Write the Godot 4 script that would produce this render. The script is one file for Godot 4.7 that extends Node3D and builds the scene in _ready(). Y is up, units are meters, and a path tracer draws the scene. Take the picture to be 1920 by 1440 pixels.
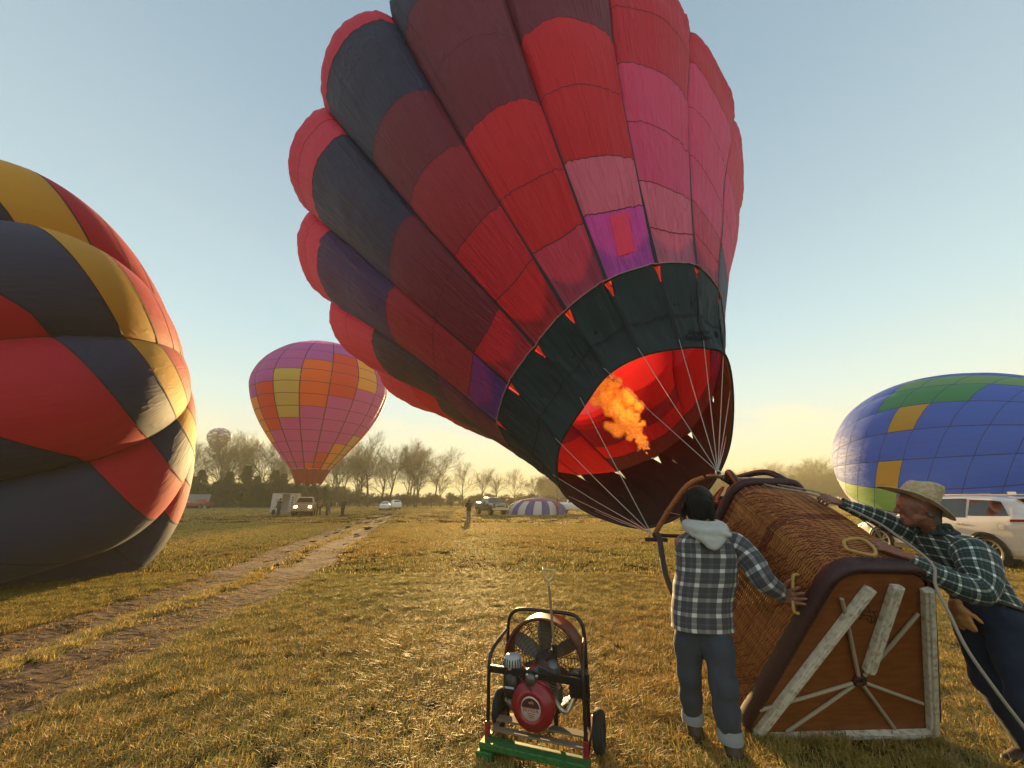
extends Node3D
# A field at sunrise: a leaning hot air balloon being stood up over its tipped wicker basket, other balloons round it.

var taken := {}
var mats := {}
var tex := {}
var fn1 := FastNoiseLite.new()
var fn2 := FastNoiseLite.new()
var fn3 := FastNoiseLite.new()
var rg := RandomNumberGenerator.new()

func _ready() -> void:
	camera_and_sky()
	rg.seed = 7
	for f in [[fn1, 11, .22], [fn2, 23, 1.3], [fn3, 37, .06]]:
		f[0].seed = f[1]; f[0].frequency = f[2]; f[0].noise_type = FastNoiseLite.TYPE_SIMPLEX_SMOOTH
	make_textures()
	build_ground()
	build_track()
	build_far_wood()
	build_trees()
	build_main_balloon()
	build_left_balloon()
	build_right_balloon()
	build_pink_balloon()
	build_tiny_balloon()
	build_deflated_balloon()
	build_basket()
	build_rigging()
	build_fan()
	build_people()
	build_vehicles()
	build_far_people()
	build_grass()

func camera_and_sky() -> void:
	var cam := Camera3D.new(); cam.name = "camera"
	cam.fov = 90.0; cam.near = 0.05; cam.far = 6000.0
	cam.position = Vector3(0, 1.6, 0); cam.rotation_degrees = Vector3(16.9, 0, 0)
	add_child(cam); cam.current = true
	var env := Environment.new()
	env.background_mode = Environment.BG_SKY
	env.tonemap_mode = Environment.TONE_MAPPER_LINEAR
	env.tonemap_exposure = EXPO
	env.sdfgi_enabled = true; env.ssao_enabled = true; env.ssil_enabled = true
	env.fog_enabled = true; env.fog_density = FOG; env.fog_light_color = Color(1.0, .95, .76)
	env.volumetric_fog_enabled = true; env.volumetric_fog_density = 0.0
	var sky := Sky.new(); var pm := PanoramaSkyMaterial.new()
	pm.panorama = ImageTexture.create_from_image(sky_image()); pm.energy_multiplier = 1.0
	sky.sky_material = pm; env.sky = sky
	var we := WorldEnvironment.new(); we.name = "world_environment"; we.environment = env; add_child(we)
	var sun := DirectionalLight3D.new(); sun.name = "sun"
	sun.light_energy = 1.6; sun.light_color = Color(1.0, .83, .55); sun.light_angular_distance = .53
	sun.shadow_enabled = true
	add_child(sun)
	sun.look_at_from_position(SUN * 100.0, Vector3.ZERO, Vector3.UP)

const EXPO := 3.3
const FOG := 0.0017
const SUN := Vector3(-.0860, .1530, -.9845)

func sky_image() -> Image:
	var w := 640; var h := 320
	var im := Image.create(w, h, false, Image.FORMAT_RGBF)
	var cl := FastNoiseLite.new(); cl.seed = 5; cl.frequency = .016; cl.fractal_octaves = 4
	# linear radiance by height, as the photograph's open sky shows it
	var hs := [0.0, .05, .12, .22, .36, .55, .75, 1.0]
	var cs := [Color(1.02, .93, .50), Color(1.04, .99, .60), Color(.93, 1.0, .76), Color(.76, .95, .90), Color(.585, .81, .88), Color(.46, .63, .73), Color(.35, .50, .615), Color(.255, .38, .49)]
	for j in h:
		var el := (0.5 - (j + .5) / h) * PI
		var y := sin(el)
		var c := Color(.36, .29, .13)
		if y >= 0:
			var k := 0
			while k < 6 and y > hs[k + 1]: k += 1
			c = cs[k].lerp(cs[k + 1], clampf((y - hs[k]) / (hs[k + 1] - hs[k]), 0, 1))
		for i in w:
			var az := ((i + .5) / w - .5) * TAU
			var d := Vector3(sin(az) * cos(el), y, -cos(az) * cos(el))
			var o := c
			if y > -.02:
				var t := d.dot(SUN)
				var g := pow(maxf(t, 0), 50.0) * .75 + pow(maxf(t, 0), 300.0) * 3.5 + pow(maxf(t, 0), 12.0) * .34
				o = Color(c.r + g * 1.0, c.g + g * .86, c.b + g * .50)
				var band := exp(-pow((el - .145 - .02 * sin(az * 7.0)) / .035, 2.0))
				var n := cl.get_noise_2d(az * 190.0, el * 1150.0)
				var a := band * clampf(n * 1.6 + .15, 0, .55)
				o = o.lerp(Color(1.2, 1.05, .68), a)
			im.set_pixel(i, j, Color(o.r, o.g, o.b) * (1.0 / EXPO))
	return im

# ---------- helpers ----------
func numbered(n: String) -> String:
	if not taken.has(n):
		taken[n] = 0
		return n
	taken[n] += 1
	return "%s_%03d" % [n, taken[n]]

func thing(called: String, label: String, category: String, at := Vector3.ZERO, turn := 0.0, group := "") -> Node3D:
	var o := Node3D.new(); o.name = numbered(called); add_child(o)
	o.position = at; o.rotation.y = turn
	return tag(o, label, category, group)

func tag(o: Node3D, label: String, category: String, group := "") -> Node3D:
	o.set_meta("label", label)
	if category: o.set_meta("category", category)
	if group: o.set_meta("group", group)
	return o

func part(called: String, mesh: Mesh, m: Material, parent: Node3D) -> MeshInstance3D:
	var o := MeshInstance3D.new(); o.name = called; o.mesh = mesh
	o.material_override = m
	parent.add_child(o, true)
	return o

func solo(called: String, mesh: Mesh, m: Material) -> MeshInstance3D:
	var o := MeshInstance3D.new(); o.name = numbered(called); o.mesh = mesh; o.material_override = m
	add_child(o)
	return o

func copy_of(o: Node3D, label: String) -> Node3D:
	var c: Node3D = o.duplicate(); c.name = numbered(String(o.name).trim_suffix("_001")); add_child(c)
	c.set_meta("label", label)
	return c

func lin(r: float, g: float, b: float) -> Color:
	return Color(r, g, b).linear_to_srgb()

# colour given in linear values
func mat(key: String, c: Color, rough := .8, metal := 0.0) -> StandardMaterial3D:
	if mats.has(key): return mats[key]
	var m := StandardMaterial3D.new(); m.resource_name = key
	m.albedo_color = Color(c.r, c.g, c.b).linear_to_srgb(); m.roughness = rough; m.metallic = metal
	mats[key] = m
	return m

func image_tex(w: int, h: int, f: Callable) -> ImageTexture:
	var im := Image.create(w, h, false, Image.FORMAT_RGB8)
	for j in h:
		for i in w:
			im.set_pixel(i, j, f.call(float(i) / w, float(j) / h))
	return ImageTexture.create_from_image(im)

func noise_tex(s: int, freq: float, seed_: int, octaves := 4, ramp: Gradient = null, kind := FastNoiseLite.TYPE_SIMPLEX_SMOOTH) -> NoiseTexture2D:
	var n := FastNoiseLite.new(); n.seed = seed_; n.frequency = freq; n.fractal_octaves = octaves; n.noise_type = kind
	var t := NoiseTexture2D.new(); t.width = s; t.height = s; t.seamless = true; t.noise = n
	if ramp: t.color_ramp = ramp
	return t

func ramp2(a: Color, b: Color, lo := 0.0, hi := 1.0) -> Gradient:
	var g := Gradient.new(); g.set_color(0, a); g.set_color(1, b); g.set_offset(0, lo); g.set_offset(1, hi)
	return g

func make_textures() -> void:
	tex.grain = noise_tex(256, .03, 3, 5)
	tex.mottle = noise_tex(512, .012, 9, 5, ramp2(Color(.72, .72, .72), Color(1, 1, 1), .25, .75))
	tex.fine = noise_tex(256, .12, 14, 3)
	# cloth creases: long in v, short in u
	var cn := FastNoiseLite.new(); cn.seed = 8; cn.frequency = 1.0; cn.fractal_octaves = 3
	tex.crease = image_tex(512, 256, func(u, v):
		var a: float = u * TAU; var b: float = v * TAU
		var x := 0.0
		for k in 2:
			var n: float = cn.get_noise_3d(cos(a) * (2.0 + k * 2.6), sin(a) * (2.0 + k * 2.6), cos(b) * .42 + 9.0 + k * 20.0) + cn.get_noise_3d(cos(a) * (2.0 + k * 2.6), sin(a) * (2.0 + k * 2.6), sin(b) * .42 + 30.0)
			x += pow(clampf(1.0 - absf(n) * 3.2, 0, 1), 2.0) * (.6 - .2 * k)
		return Color(x, x, x))

# ---------- mesh helpers ----------
class MB:
	var st := SurfaceTool.new()
	var smooth := 0
	func _init() -> void:
		st.begin(Mesh.PRIMITIVE_TRIANGLES)
	func quad(a: Vector3, b: Vector3, c: Vector3, d: Vector3) -> void:   # a b c d counter-clockwise seen from outside
		st.set_smooth_group(smooth)
		for p in [a, c, b, a, d, c]: st.add_vertex(p)
	func tri(a: Vector3, b: Vector3, c: Vector3) -> void:
		st.set_smooth_group(smooth)
		for p in [a, c, b]: st.add_vertex(p)
	func grid(rows: Array, closed := false) -> void:
		# rows of Vector3, row to row; outside seen with rows going up and points going right
		for j in rows.size() - 1:
			var a: Array = rows[j]; var b: Array = rows[j + 1]
			var n := a.size()
			for i in (n if closed else n - 1):
				var k := (i + 1) % n
				quad(a[i], a[k], b[k], b[i])
	func cap(ring: Array, flip := false) -> void:
		var c := Vector3.ZERO
		for p in ring: c += p
		c /= ring.size()
		for i in ring.size():
			var k := (i + 1) % ring.size()
			if flip: tri(c, ring[k], ring[i])
			else: tri(c, ring[i], ring[k])
	func tube(pts: Array, r, sides := 8, capped := true) -> void:
		var rows := []
		var n := pts.size()
		var up := Vector3.UP
		var t0: Vector3 = (pts[1] - pts[0]).normalized()
		if absf(t0.dot(up)) > .95: up = Vector3.RIGHT
		var s := t0.cross(up).normalized()
		for i in n:
			var t: Vector3 = (pts[mini(i + 1, n - 1)] - pts[maxi(i - 1, 0)]).normalized()
			s = (s - t * s.dot(t)).normalized()
			var u := s.cross(t)
			var rad: float = r[i] if r is Array else r
			var ring := []
			for k in sides:
				var a := TAU * k / sides
				ring.append(pts[i] + (s * cos(a) - u * sin(a)) * -rad)
			rows.append(ring)
		smooth = 0
		grid(rows, true)
		if capped:
			smooth = -1
			cap(rows[0], true); cap(rows[-1])
			smooth = 0
	func box(c: Vector3, size: Vector3, basis := Basis(), ch := -1.0) -> void:
		# chamfered box
		smooth = -1
		var h := size * .5
		if ch < 0: ch = minf(minf(h.x, h.y), h.z) * .18
		var p := func(x: float, y: float, z: float) -> Vector3: return c + basis * Vector3(x, y, z)
		for ax in 3:
			for sg in [-1.0, 1.0]:
				var e: Array = [[1, 2], [2, 0], [0, 1]][ax]
				var q := []
				for k in [[-1, -1], [1, -1], [1, 1], [-1, 1]]:
					var v := Vector3.ZERO
					v[ax] = h[ax] * sg; v[e[0]] = (h[e[0]] - ch) * k[0]; v[e[1]] = (h[e[1]] - ch) * k[1]
					q.append(c + basis * v)
				if sg > 0: quad(q[0], q[1], q[2], q[3])
				else: quad(q[0], q[3], q[2], q[1])
		for ax in 3:
			var b := (ax + 1) % 3; var d := (ax + 2) % 3
			for s1 in [-1.0, 1.0]:
				for s2 in [-1.0, 1.0]:
					var q := []
					for k in [[0, -1], [0, 1], [1, 1], [1, -1]]:
						var v := Vector3.ZERO
						v[ax] = (h[ax] - ch) * k[1]
						if k[0] == 0: v[b] = h[b] * s1; v[d] = (h[d] - ch) * s2
						else: v[b] = (h[b] - ch) * s1; v[d] = h[d] * s2
						q.append(c + basis * v)
					if s1 * s2 > 0: quad(q[0], q[1], q[2], q[3])
					else: quad(q[0], q[3], q[2], q[1])
		for sx in [-1.0, 1.0]:
			for sy in [-1.0, 1.0]:
				for sz in [-1.0, 1.0]:
					var a := c + basis * Vector3(h.x * sx, (h.y - ch) * sy, (h.z - ch) * sz)
					var b2 := c + basis * Vector3((h.x - ch) * sx, h.y * sy, (h.z - ch) * sz)
					var d2 := c + basis * Vector3((h.x - ch) * sx, (h.y - ch) * sy, h.z * sz)
					if sx * sy * sz > 0: tri(a, b2, d2)
					else: tri(a, d2, b2)
		smooth = 0
	func beam(a: Vector3, b: Vector3, w: float, t: float, up := Vector3.UP) -> void:   # w along side, t along up
		var y := (b - a).normalized()
		var x := y.cross(up).normalized(); var z := x.cross(y)
		box((a + b) * .5, Vector3(w, (b - a).length(), t), Basis(x, y, z))
	func lathe(c: Vector3, axis: Vector3, prof: Array, sides := 20) -> void:   # prof: [along, radius]
		var y := axis.normalized()
		var x := y.cross(Vector3.FORWARD if absf(y.z) < .9 else Vector3.RIGHT).normalized(); var z := x.cross(y)
		var rows := []
		for p in prof:
			var ring := []
			for k in sides:
				var a := -TAU * k / sides
				ring.append(c + y * p[0] + (x * cos(a) + z * sin(a)) * p[1])
			rows.append(ring)
		grid(rows, true)
	func done() -> ArrayMesh:
		st.generate_normals()
		return st.commit()

func tube_mesh(pts: Array, r, sides := 8) -> ArrayMesh:
	var b := MB.new(); b.tube(pts, r, sides); return b.done()

func ell(c: Vector3, rad: Vector3, basis := Basis(), nu := 16, nv := 10) -> ArrayMesh:
	return grid_mesh(nu, nv, func(u, v):
		var th: float = (v - .5) * PI; var ph: float = u * TAU
		return c + basis * Vector3(cos(th) * sin(ph) * rad.x, sin(th) * rad.y, cos(th) * cos(ph) * rad.z))

func crom(pts: Array, n: int) -> Array:      # smooth curve through points (any type that adds and scales)
	var o := []
	var m := pts.size()
	for i in n:
		var t := float(i) / (n - 1) * (m - 1)
		var k := mini(int(t), m - 2); var f := t - k
		var a = pts[maxi(k - 1, 0)]; var b = pts[k]; var c = pts[k + 1]; var d = pts[mini(k + 2, m - 1)]
		o.append((b * 2.0 + (c - a) * f + (a * 2.0 - b * 5.0 + c * 4.0 - d) * f * f + (b * 3.0 - a - c * 3.0 + d) * f * f * f) * .5)
	return o

# a smooth sheet from f(u, v) -> Vector3, u and v in 0..1; outside is u right, v up
func grid_mesh(nu: int, nv: int, f: Callable, uvs := Vector2.ONE, uvo := Vector2.ZERO, ext := false) -> ArrayMesh:
	var P := PackedVector3Array(); var N := PackedVector3Array(); var U := PackedVector2Array(); var I := PackedInt32Array()
	var w := nu + 1
	for j in nv + 1:
		for i in w:
			P.append(f.call(float(i) / nu, float(j) / nv))
			U.append(Vector2(float(i) / nu, float(j) / nv) * uvs + uvo)
	for j in nv + 1:
		for i in w:
			var l := P[j * w + maxi(i - 1, 0)]; var r := P[j * w + mini(i + 1, nu)]
			var d := P[maxi(j - 1, 0) * w + i]; var u := P[mini(j + 1, nv) * w + i]
			if ext:
				if j == 0: d = f.call(float(i) / nu, -1.0 / nv)
				if j == nv: u = f.call(float(i) / nu, 1.0 + 1.0 / nv)
			var n := (r - l).cross(u - d)
			N.append(n.normalized() if n.length_squared() > 1e-18 else Vector3.UP)
	for j in nv:
		for i in nu:
			var a := j * w + i
			I.append_array([a, a + w + 1, a + 1, a, a + w, a + w + 1])
	return arr_mesh(P, N, U, I)

func arr_mesh(P: PackedVector3Array, N: PackedVector3Array, U, I: PackedInt32Array, C = null) -> ArrayMesh:
	var A := []; A.resize(Mesh.ARRAY_MAX)
	A[Mesh.ARRAY_VERTEX] = P; A[Mesh.ARRAY_NORMAL] = N; A[Mesh.ARRAY_INDEX] = I
	if U != null: A[Mesh.ARRAY_TEX_UV] = U
	if C != null: A[Mesh.ARRAY_COLOR] = C
	var m := ArrayMesh.new(); m.add_surface_from_arrays(Mesh.PRIMITIVE_TRIANGLES, A)
	return m

func join(list: Array) -> ArrayMesh:
	var st := SurfaceTool.new(); st.begin(Mesh.PRIMITIVE_TRIANGLES)
	for m in list: st.append_from(m, 0, Transform3D())
	return st.commit()
# ---------- ground ----------
const TRACK := [[2, -4.75], [-3, -4.85], [-5, -5.0], [-7, -5.25], [-10.5, -5.9], [-18, -7.75], [-30, -10.8], [-54, -16.8], [-90, -26]]

func track_x(z: float) -> float:
	for k in TRACK.size() - 1:
		if z >= TRACK[k + 1][0]:
			return lerpf(TRACK[k][1], TRACK[k + 1][1], clampf((z - TRACK[k][0]) / (TRACK[k + 1][0] - TRACK[k][0]), 0, 1))
	return -26.0

# how much a rut lies bare at a place, 0..1
func rut(x: float, z: float) -> float:
	if z < -75 or x > 1 or x < -26: return 0.0
	var c := track_x(z) + .25 * fn1.get_noise_2d(z * 1.5, 4.0)
	var d := x - c
	var wob := fn2.get_noise_2d(x * 1.4, z * 1.4) * .10 + fn1.get_noise_2d(x * 3.0, z * 2.0) * .07
	var r := smoothstep(.60, .34, absf(d - .72) + wob)
	var l := smoothstep(.62, .32, absf(d + .72) + wob)
	return maxf(r, l)

func gh(x: float, z: float) -> float:
	var near := clampf(1.0 - (absf(x) + absf(z)) / 220.0, 0, 1)
	var h := (fn1.get_noise_2d(x, z) * .035 + fn2.get_noise_2d(x, z) * .018) * near + fn3.get_noise_2d(x, z) * .05 * near
	if z > -75 and x < 1 and x > -26:
		var d := absf(x - track_x(z))
		h -= .05 * exp(-pow((d - .72) / .3, 2.0)) - .02 * exp(-pow(d / .4, 2.0))
	return h - .01

func build_ground() -> void:
	var rings := 150; var seg := 288
	var P := PackedVector3Array(); var C := PackedColorArray(); var I := PackedInt32Array(); var N := PackedVector3Array()
	for j in rings:
		var r := .25 * pow(1.0525, j)
		for i in seg:
			var a := TAU * i / seg
			var x := cos(a) * r; var z := sin(a) * r
			P.append(Vector3(x, gh(x, z) if r < 400 else -.01, z))
			var n := fn1.get_noise_2d(x * .5, z * .5) * .5 + fn2.get_noise_2d(x * .7, z * .7) * .5
			var straw := Color(.19, .13, .052).lerp(Color(.105, .095, .034), clampf(.5 + n * .9, 0, 1))
			C.append(straw)
	for j in rings:
		for i in seg:
			var a := P[maxi(j - 1, 0) * seg + i]; var b := P[mini(j + 1, rings - 1) * seg + i]
			var l := P[j * seg + (i + seg - 1) % seg]; var r2 := P[j * seg + (i + 1) % seg]
			N.append((r2 - l).cross(b - a).normalized() * -1.0)
	for k in N.size():
		if N[k].y < 0: N[k] = -N[k]
	for j in rings - 1:
		for i in seg:
			var a := j * seg + i; var b := j * seg + (i + 1) % seg
			I.append_array([a, b, b + seg, a, b + seg, a + seg])
	# centre
	var ci := P.size(); P.append(Vector3(0, gh(0, 0), 0)); N.append(Vector3.UP); C.append(C[0])
	for i in seg: I.append_array([ci, (i + 1) % seg, i])
	var m := mat("soil_and_thatch", Color(1, 1, 1), .95)
	m.vertex_color_use_as_albedo = true
	m.albedo_texture = tex.mottle; m.uv1_triplanar = true; m.uv1_world_triplanar = true; m.uv1_scale = Vector3(.9, .9, .9)
	m.heightmap_enabled = true; m.heightmap_texture = tex.grain; m.heightmap_scale = 2.5
	var o := solo("ground", arr_mesh(P, N, null, I, C), m)
	o.set_meta("kind", "structure"); o.set_meta("label", "broad hay field of short straw and green grass running to the trees")

func build_track() -> void:
	var b := MB.new()
	var z := 1.5
	while z > -62.0:
		var dz := maxf(.10, absf(z) * .018)
		var c := track_x(z)
		var dx := maxf(.09, absf(z) * .012)
		var n := int(3.4 / dx)
		for i in n:
			var x := c - 1.7 + i * dx
			if rut(x + dx * .5, z - dz * .5) > .28:
				var q := []
				for k in [[0, 0], [1, 0], [1, 1], [0, 1]]:
					var px: float = x + dx * k[0]; var pz: float = z - dz * k[1]
					q.append(Vector3(px, gh(px, pz) + .008 + .012 * absf(fn2.get_noise_2d(px * 9.0, pz * 9.0)), pz))
				b.quad(q[0], q[1], q[2], q[3])
		z -= dz
	var m := mat("bare_earth", Color(.165, .080, .042), .95)
	m.albedo_texture = noise_tex(512, .035, 77, 5, ramp2(Color(.5, .48, .46), Color(1, .98, .95), .2, .8)); m.uv1_triplanar = true; m.uv1_world_triplanar = true; m.uv1_scale = Vector3(.8, .8, .8)
	m.heightmap_enabled = true; m.heightmap_texture = tex.grain; m.heightmap_scale = 1.0
	var o := solo("dirt_track", b.done(), m)
	o.set_meta("kind", "structure"); o.set_meta("label", "two brown wheel ruts curving away across the field at the left")

# ---------- grass ----------
func blade_clump(n: int, spread: float, h0: float, h1: float, w: float, seed_: int) -> ArrayMesh:
	var r := RandomNumberGenerator.new(); r.seed = seed_
	var P := PackedVector3Array(); var N := PackedVector3Array(); var C := PackedColorArray(); var I := PackedInt32Array()
	for i in n:
		var a := r.randf() * TAU; var d := sqrt(r.randf()) * spread
		var base := Vector3(cos(a) * d, -.015, sin(a) * d)
		var h := lerpf(h0, h1, r.randf()); var lean := r.randf() * TAU; var k := lerpf(.25, 1.15, r.randf()) * h
		var out := Vector3(cos(lean), 0, sin(lean)); var side := Vector3(-out.z, 0, out.x) * w * lerpf(.6, 1.2, r.randf())
		var mid := base + out * k * .35 + Vector3.UP * h * .62; var tip := base + out * k + Vector3.UP * h * lerpf(.55, .95, r.randf())
		var straw := r.randf() < .80
		var c := Color(.46, .335, .11).lerp(Color(.70, .55, .245), r.randf()) if straw else Color(.13, .17, .030).lerp(Color(.27, .27, .06), r.randf())
		var v := P.size()
		for p in [base - side, base + side, mid - side * .8, mid + side * .8, tip]: P.append(p)
		var nn := (out * .8 + Vector3.UP * .5).normalized()
		var nb := side.normalized().cross((mid - base).normalized()).normalized(); var nt := side.normalized().cross((tip - mid).normalized()).normalized()
		if nb.y < 0: nb = -nb
		if nt.y < 0: nt = -nt
		for q in [nb, nb, nt, nt, nt]: N.append(q)
		for q in 5: C.append(c)
		I.append_array([v, v + 3, v + 1, v, v + 2, v + 3, v + 2, v + 4, v + 3])
	return arr_mesh(P, N, null, I, C)

func grass_field(called: String, label: String, mesh: ArrayMesh, count: int, z0: float, z1: float, size0: float, size1: float, m: Material) -> void:
	var where: Array[Transform3D] = []; var tint: Array[Color] = []
	var r := RandomNumberGenerator.new(); r.seed = hash(called)
	var tries := 0
	while where.size() < count and tries < count * 4:
		tries += 1
		var u := r.randf()
		var d := sqrt(lerpf(z0 * z0, z1 * z1, u))
		var x := r.randf_range(-1.47, 1.47) * d; var z := -d
		var rt := rut(x, z)
		if rt > .25 and r.randf() < .45 + rt * .40: continue
		var n := fn1.get_noise_2d(x * 1.6, z * 1.6) * .8 + fn2.get_noise_2d(x * 1.1, z * 1.1) * .5
		var tuft := fn2.get_noise_2d(x * 3.4 + 70.0, z * 3.4) if d < 12 else fn2.get_noise_2d(x * 1.6 + 70.0, z * 1.6)
		if r.randf() > .66 + n * .45 + tuft * .95: continue
		var s := lerpf(size0, size1, r.randf()) * (1.0 + n * .35 + tuft * .55)
		var dt := x - track_x(z)
		var b := Basis(Vector3.UP, r.randf() * TAU).scaled(Vector3(s, s * lerpf(.7, 1.15, r.randf()), s))
		where.append(Transform3D(b, Vector3(x, gh(x, z), z)))
		var g := clampf(.5 + fn3.get_noise_2d(x * 1.7, z * 1.7) * .9 + fn1.get_noise_2d(x + 50, z) * .5 + r.randf_range(-.2, .2), 0, 1)
		var c := Color(1.12, .96, .74).lerp(Color(.95, .98, .74), g)
		if rt > .25: b = b.scaled(Vector3(.9, .6, .9)); where[-1] = Transform3D(b, Vector3(x, gh(x, z), z)); c = Color(1.2, 1.05, .85)
		if absf(dt) < .45 and z > -45:
			c = Color(1.3, 1.22, 1.05)
			if r.randf() < .35: where.pop_back(); continue
		tint.append(c)
	var mm := MultiMesh.new(); mm.transform_format = MultiMesh.TRANSFORM_3D; mm.use_colors = true; mm.mesh = mesh; mm.instance_count = where.size()
	for i in where.size():
		mm.set_instance_transform(i, where[i]); mm.set_instance_color(i, tint[i])
	var o := MultiMeshInstance3D.new(); o.name = numbered(called); o.multimesh = mm; o.material_override = m
	add_child(o)
	o.set_meta("kind", "stuff"); tag(o, label, "grass")

func build_grass() -> void:
	var m := mat("grass_blades", Color(1, 1, 1), .55)
	m.vertex_color_use_as_albedo = true
	m.backlight_enabled = true; m.backlight = Color(.95, .95, .95)
	grass_field("grass", "short tufty straw and green grass in the foreground round the fan", blade_clump(16, .05, .03, .095, .0026, 1), int(98000 * GD), 2.2, 9.5, .75, 1.3, m)
	grass_field("mid_field_grass", "short dry grass in the middle of the field beyond the fan", blade_clump(22, .13, .03, .085, .005, 2), int(70000 * GD), 9.2, 30.0, .8, 1.5, m)
	grass_field("far_field_grass", "dry golden grass far across the field before the trees", blade_clump(26, .42, .04, .11, .014, 3), int(52000 * GD), 29.0, 125.0, .8, 1.6, m)

const GD := 1.0
# ---------- balloons ----------
# dyed nylon: [reflected, passed through, share passed 0..1]
const CLOTH := {
	"red": [Color(.40, .018, .03), Color(1, .04, .05), .55], "bright_red": [Color(.42, .02, .025), Color(1, .045, .04), .55], "maroon": [Color(.075, .010, .024), Color(.9, .06, .14), .16], "brown_red": [Color(.18, .014, .028), Color(1, .06, .09), .28],
	"rose": [Color(.40, .048, .105), Color(1, .11, .22), .5], "pink": [Color(.54, .07, .20), Color(1, .11, .3), .5], "pale_pink": [Color(.54, .15, .25), Color(1, .2, .36), .5], "violet": [Color(.11, .022, .20), Color(.62, .08, 1), .3], "magenta": [Color(.52, .075, .44), Color(1, .10, .75), .5],
	"indigo": [Color(.030, .014, .085), Color(.35, .1, 1), .12], "navy": [Color(.015, .018, .05), Color(.3, .32, .8), .06], "plum": [Color(.05, .012, .045), Color(.8, .1, .6), .12], "black": [Color(.018, .012, .012), Color(.8, .5, .4), .04],
	"nomex": [Color(.018, .032, .038), Color(.6, .7, .8), .0], "yellow": [Color(.62, .37, .05), Color(1, .62, .1), .5], "deep_red": [Color(.42, .012, .03), Color(1, .05, .05), .35], "slate": [Color(.022, .034, .085), Color(.2, .38, 1), .10], "crimson": [Color(.44, .010, .040), Color(1, .03, .07), .42],
	"blue": [Color(.04, .15, .58), Color(.08, .28, 1), .8], "green": [Color(.05, .26, .10), Color(.2, 1, .35), .5], "lime": [Color(.22, .40, .06), Color(.6, 1, .15), .7], "cream": [Color(.52, .46, .40), Color(1, .9, .75), .7], "pale_green": [Color(.16, .34, .14), Color(.5, 1, .4), .6],
	"mauve": [Color(.30, .07, .22), Color(1, .2, .7), .6], "purple": [Color(.24, .07, .28), Color(.8, .2, 1), .6], "orange": [Color(.60, .12, .02), Color(1, .22, .03), .7], "scarlet": [Color(.46, .04, .022), Color(1, .09, .04), .6], "olive": [Color(.34, .40, .07), Color(.85, 1, .2), .65], "amber": [Color(.60, .35, .05), Color(1, .6, .1), .7], "brown": [Color(.20, .04, .03), Color(1, .2, .12), .25], "white": [Color(.62, .62, .60), Color(1, 1, .95), .6], "steel": [Color(.08, .13, .20), Color(.4, .65, 1), .4], "royal": [Color(.07, .08, .26), Color(.25, .28, 1), .4],
	"window_red": [Color(.92, .05, .14), Color(1, .05, .12), .3],
}

func cloth(k: String, scale := Vector3(1, 1, 1), crease := 2.2) -> StandardMaterial3D:
	var key := "cloth_" + k + str(crease)
	if mats.has(key): return mats[key]
	var c: Array = CLOTH[k]
	var m := mat(key, c[0], .72 if crease == .5 else .62)
	m.backlight_enabled = true
	var t: Color = c[1]; var mx := maxf(t.r, maxf(t.g, t.b))
	var b := Color(t.r / mx, t.g / mx, t.b / mx) 
	m.backlight = Color(b.r * c[2], b.g * c[2], b.b * c[2]).linear_to_srgb()
	m.heightmap_enabled = true; m.heightmap_texture = tex.crease; m.heightmap_scale = crease
	m.uv1_scale = scale
	m.metallic_specular = .75 if k in ["blue", "cream", "lime"] and crease == 1.0 else .42
	m.rim_enabled = true; m.rim = .3; m.rim_tint = .35
	return m

# panels of gore k between the curves edge(j, g) and edge(j + 1, g); one mesh each
func add_panels(parent: Node3D, surf: Callable, k: int, edges: Array, edge: Callable, color: Callable, nu: int, nv: int, crease := 2.2, ext := true, seam := 0.0, seam_m: Material = null) -> void:
	for j in edges.size() - 1:
		var e0 = edges[j]; var e1 = edges[j + 1]
		var lo: float = edge.call(e0, k + .5); var hi: float = edge.call(e1, k + .5)
		if hi - lo < .004: continue
		var f := func(u, v) -> Vector3:
			var g: float = k + minf(u, .9996)
			return surf.call(g, lerpf(edge.call(e0, g), edge.call(e1, g), v))
		var c: String = color.call(k, j)
		if c == "": continue
		var p := part("panel", grid_mesh(nu, nv, f, Vector2(.55, .35), Vector2(k * .37, j * .29), ext), cloth(c, Vector3.ONE, crease), parent)
		if seam > 0:
			var q := []
			for i in nu + 1:
				var g := k + .003 + i * .994 / nu
				q.append(Vector2(g, edge.call(e1, g)))
			var b := MB.new(); ribbon(b, surf, q, seam, seam * .16)
			part("seam", b.done(), seam_m, p)

# a narrow ribbon along a curve on the cloth, a few mm proud
func ribbon(b: MB, surf: Callable, pts: Array, w: float, lift: float) -> void:
	var l := []; var r := []; var n := pts.size()
	var P := []
	for p in pts: P.append(surf.call(p.x, p.y))
	for i in n:
		var t: Vector3 = (P[mini(i + 1, n - 1)] - P[maxi(i - 1, 0)]).normalized()
		var q: Vector2 = pts[i]
		var e: Vector3 = surf.call(q.x + .02, q.y) - surf.call(q.x - .02, q.y)
		var e2: Vector3 = surf.call(q.x, q.y + .02) - surf.call(q.x, q.y - .02)
		var nn := e.cross(e2).normalized()
		var s := t.cross(nn).normalized() * w * .5
		l.append(P[i] - s + nn * lift); r.append(P[i] + s + nn * lift)
	var l2 := []; var r2 := []
	for i in n:
		var mid: Vector3 = (l[i] + r[i]) * .5
		l2.append(mid)
	for i in n - 1:
		b.quad(l[i], r[i], r[i + 1], l[i + 1])

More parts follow.
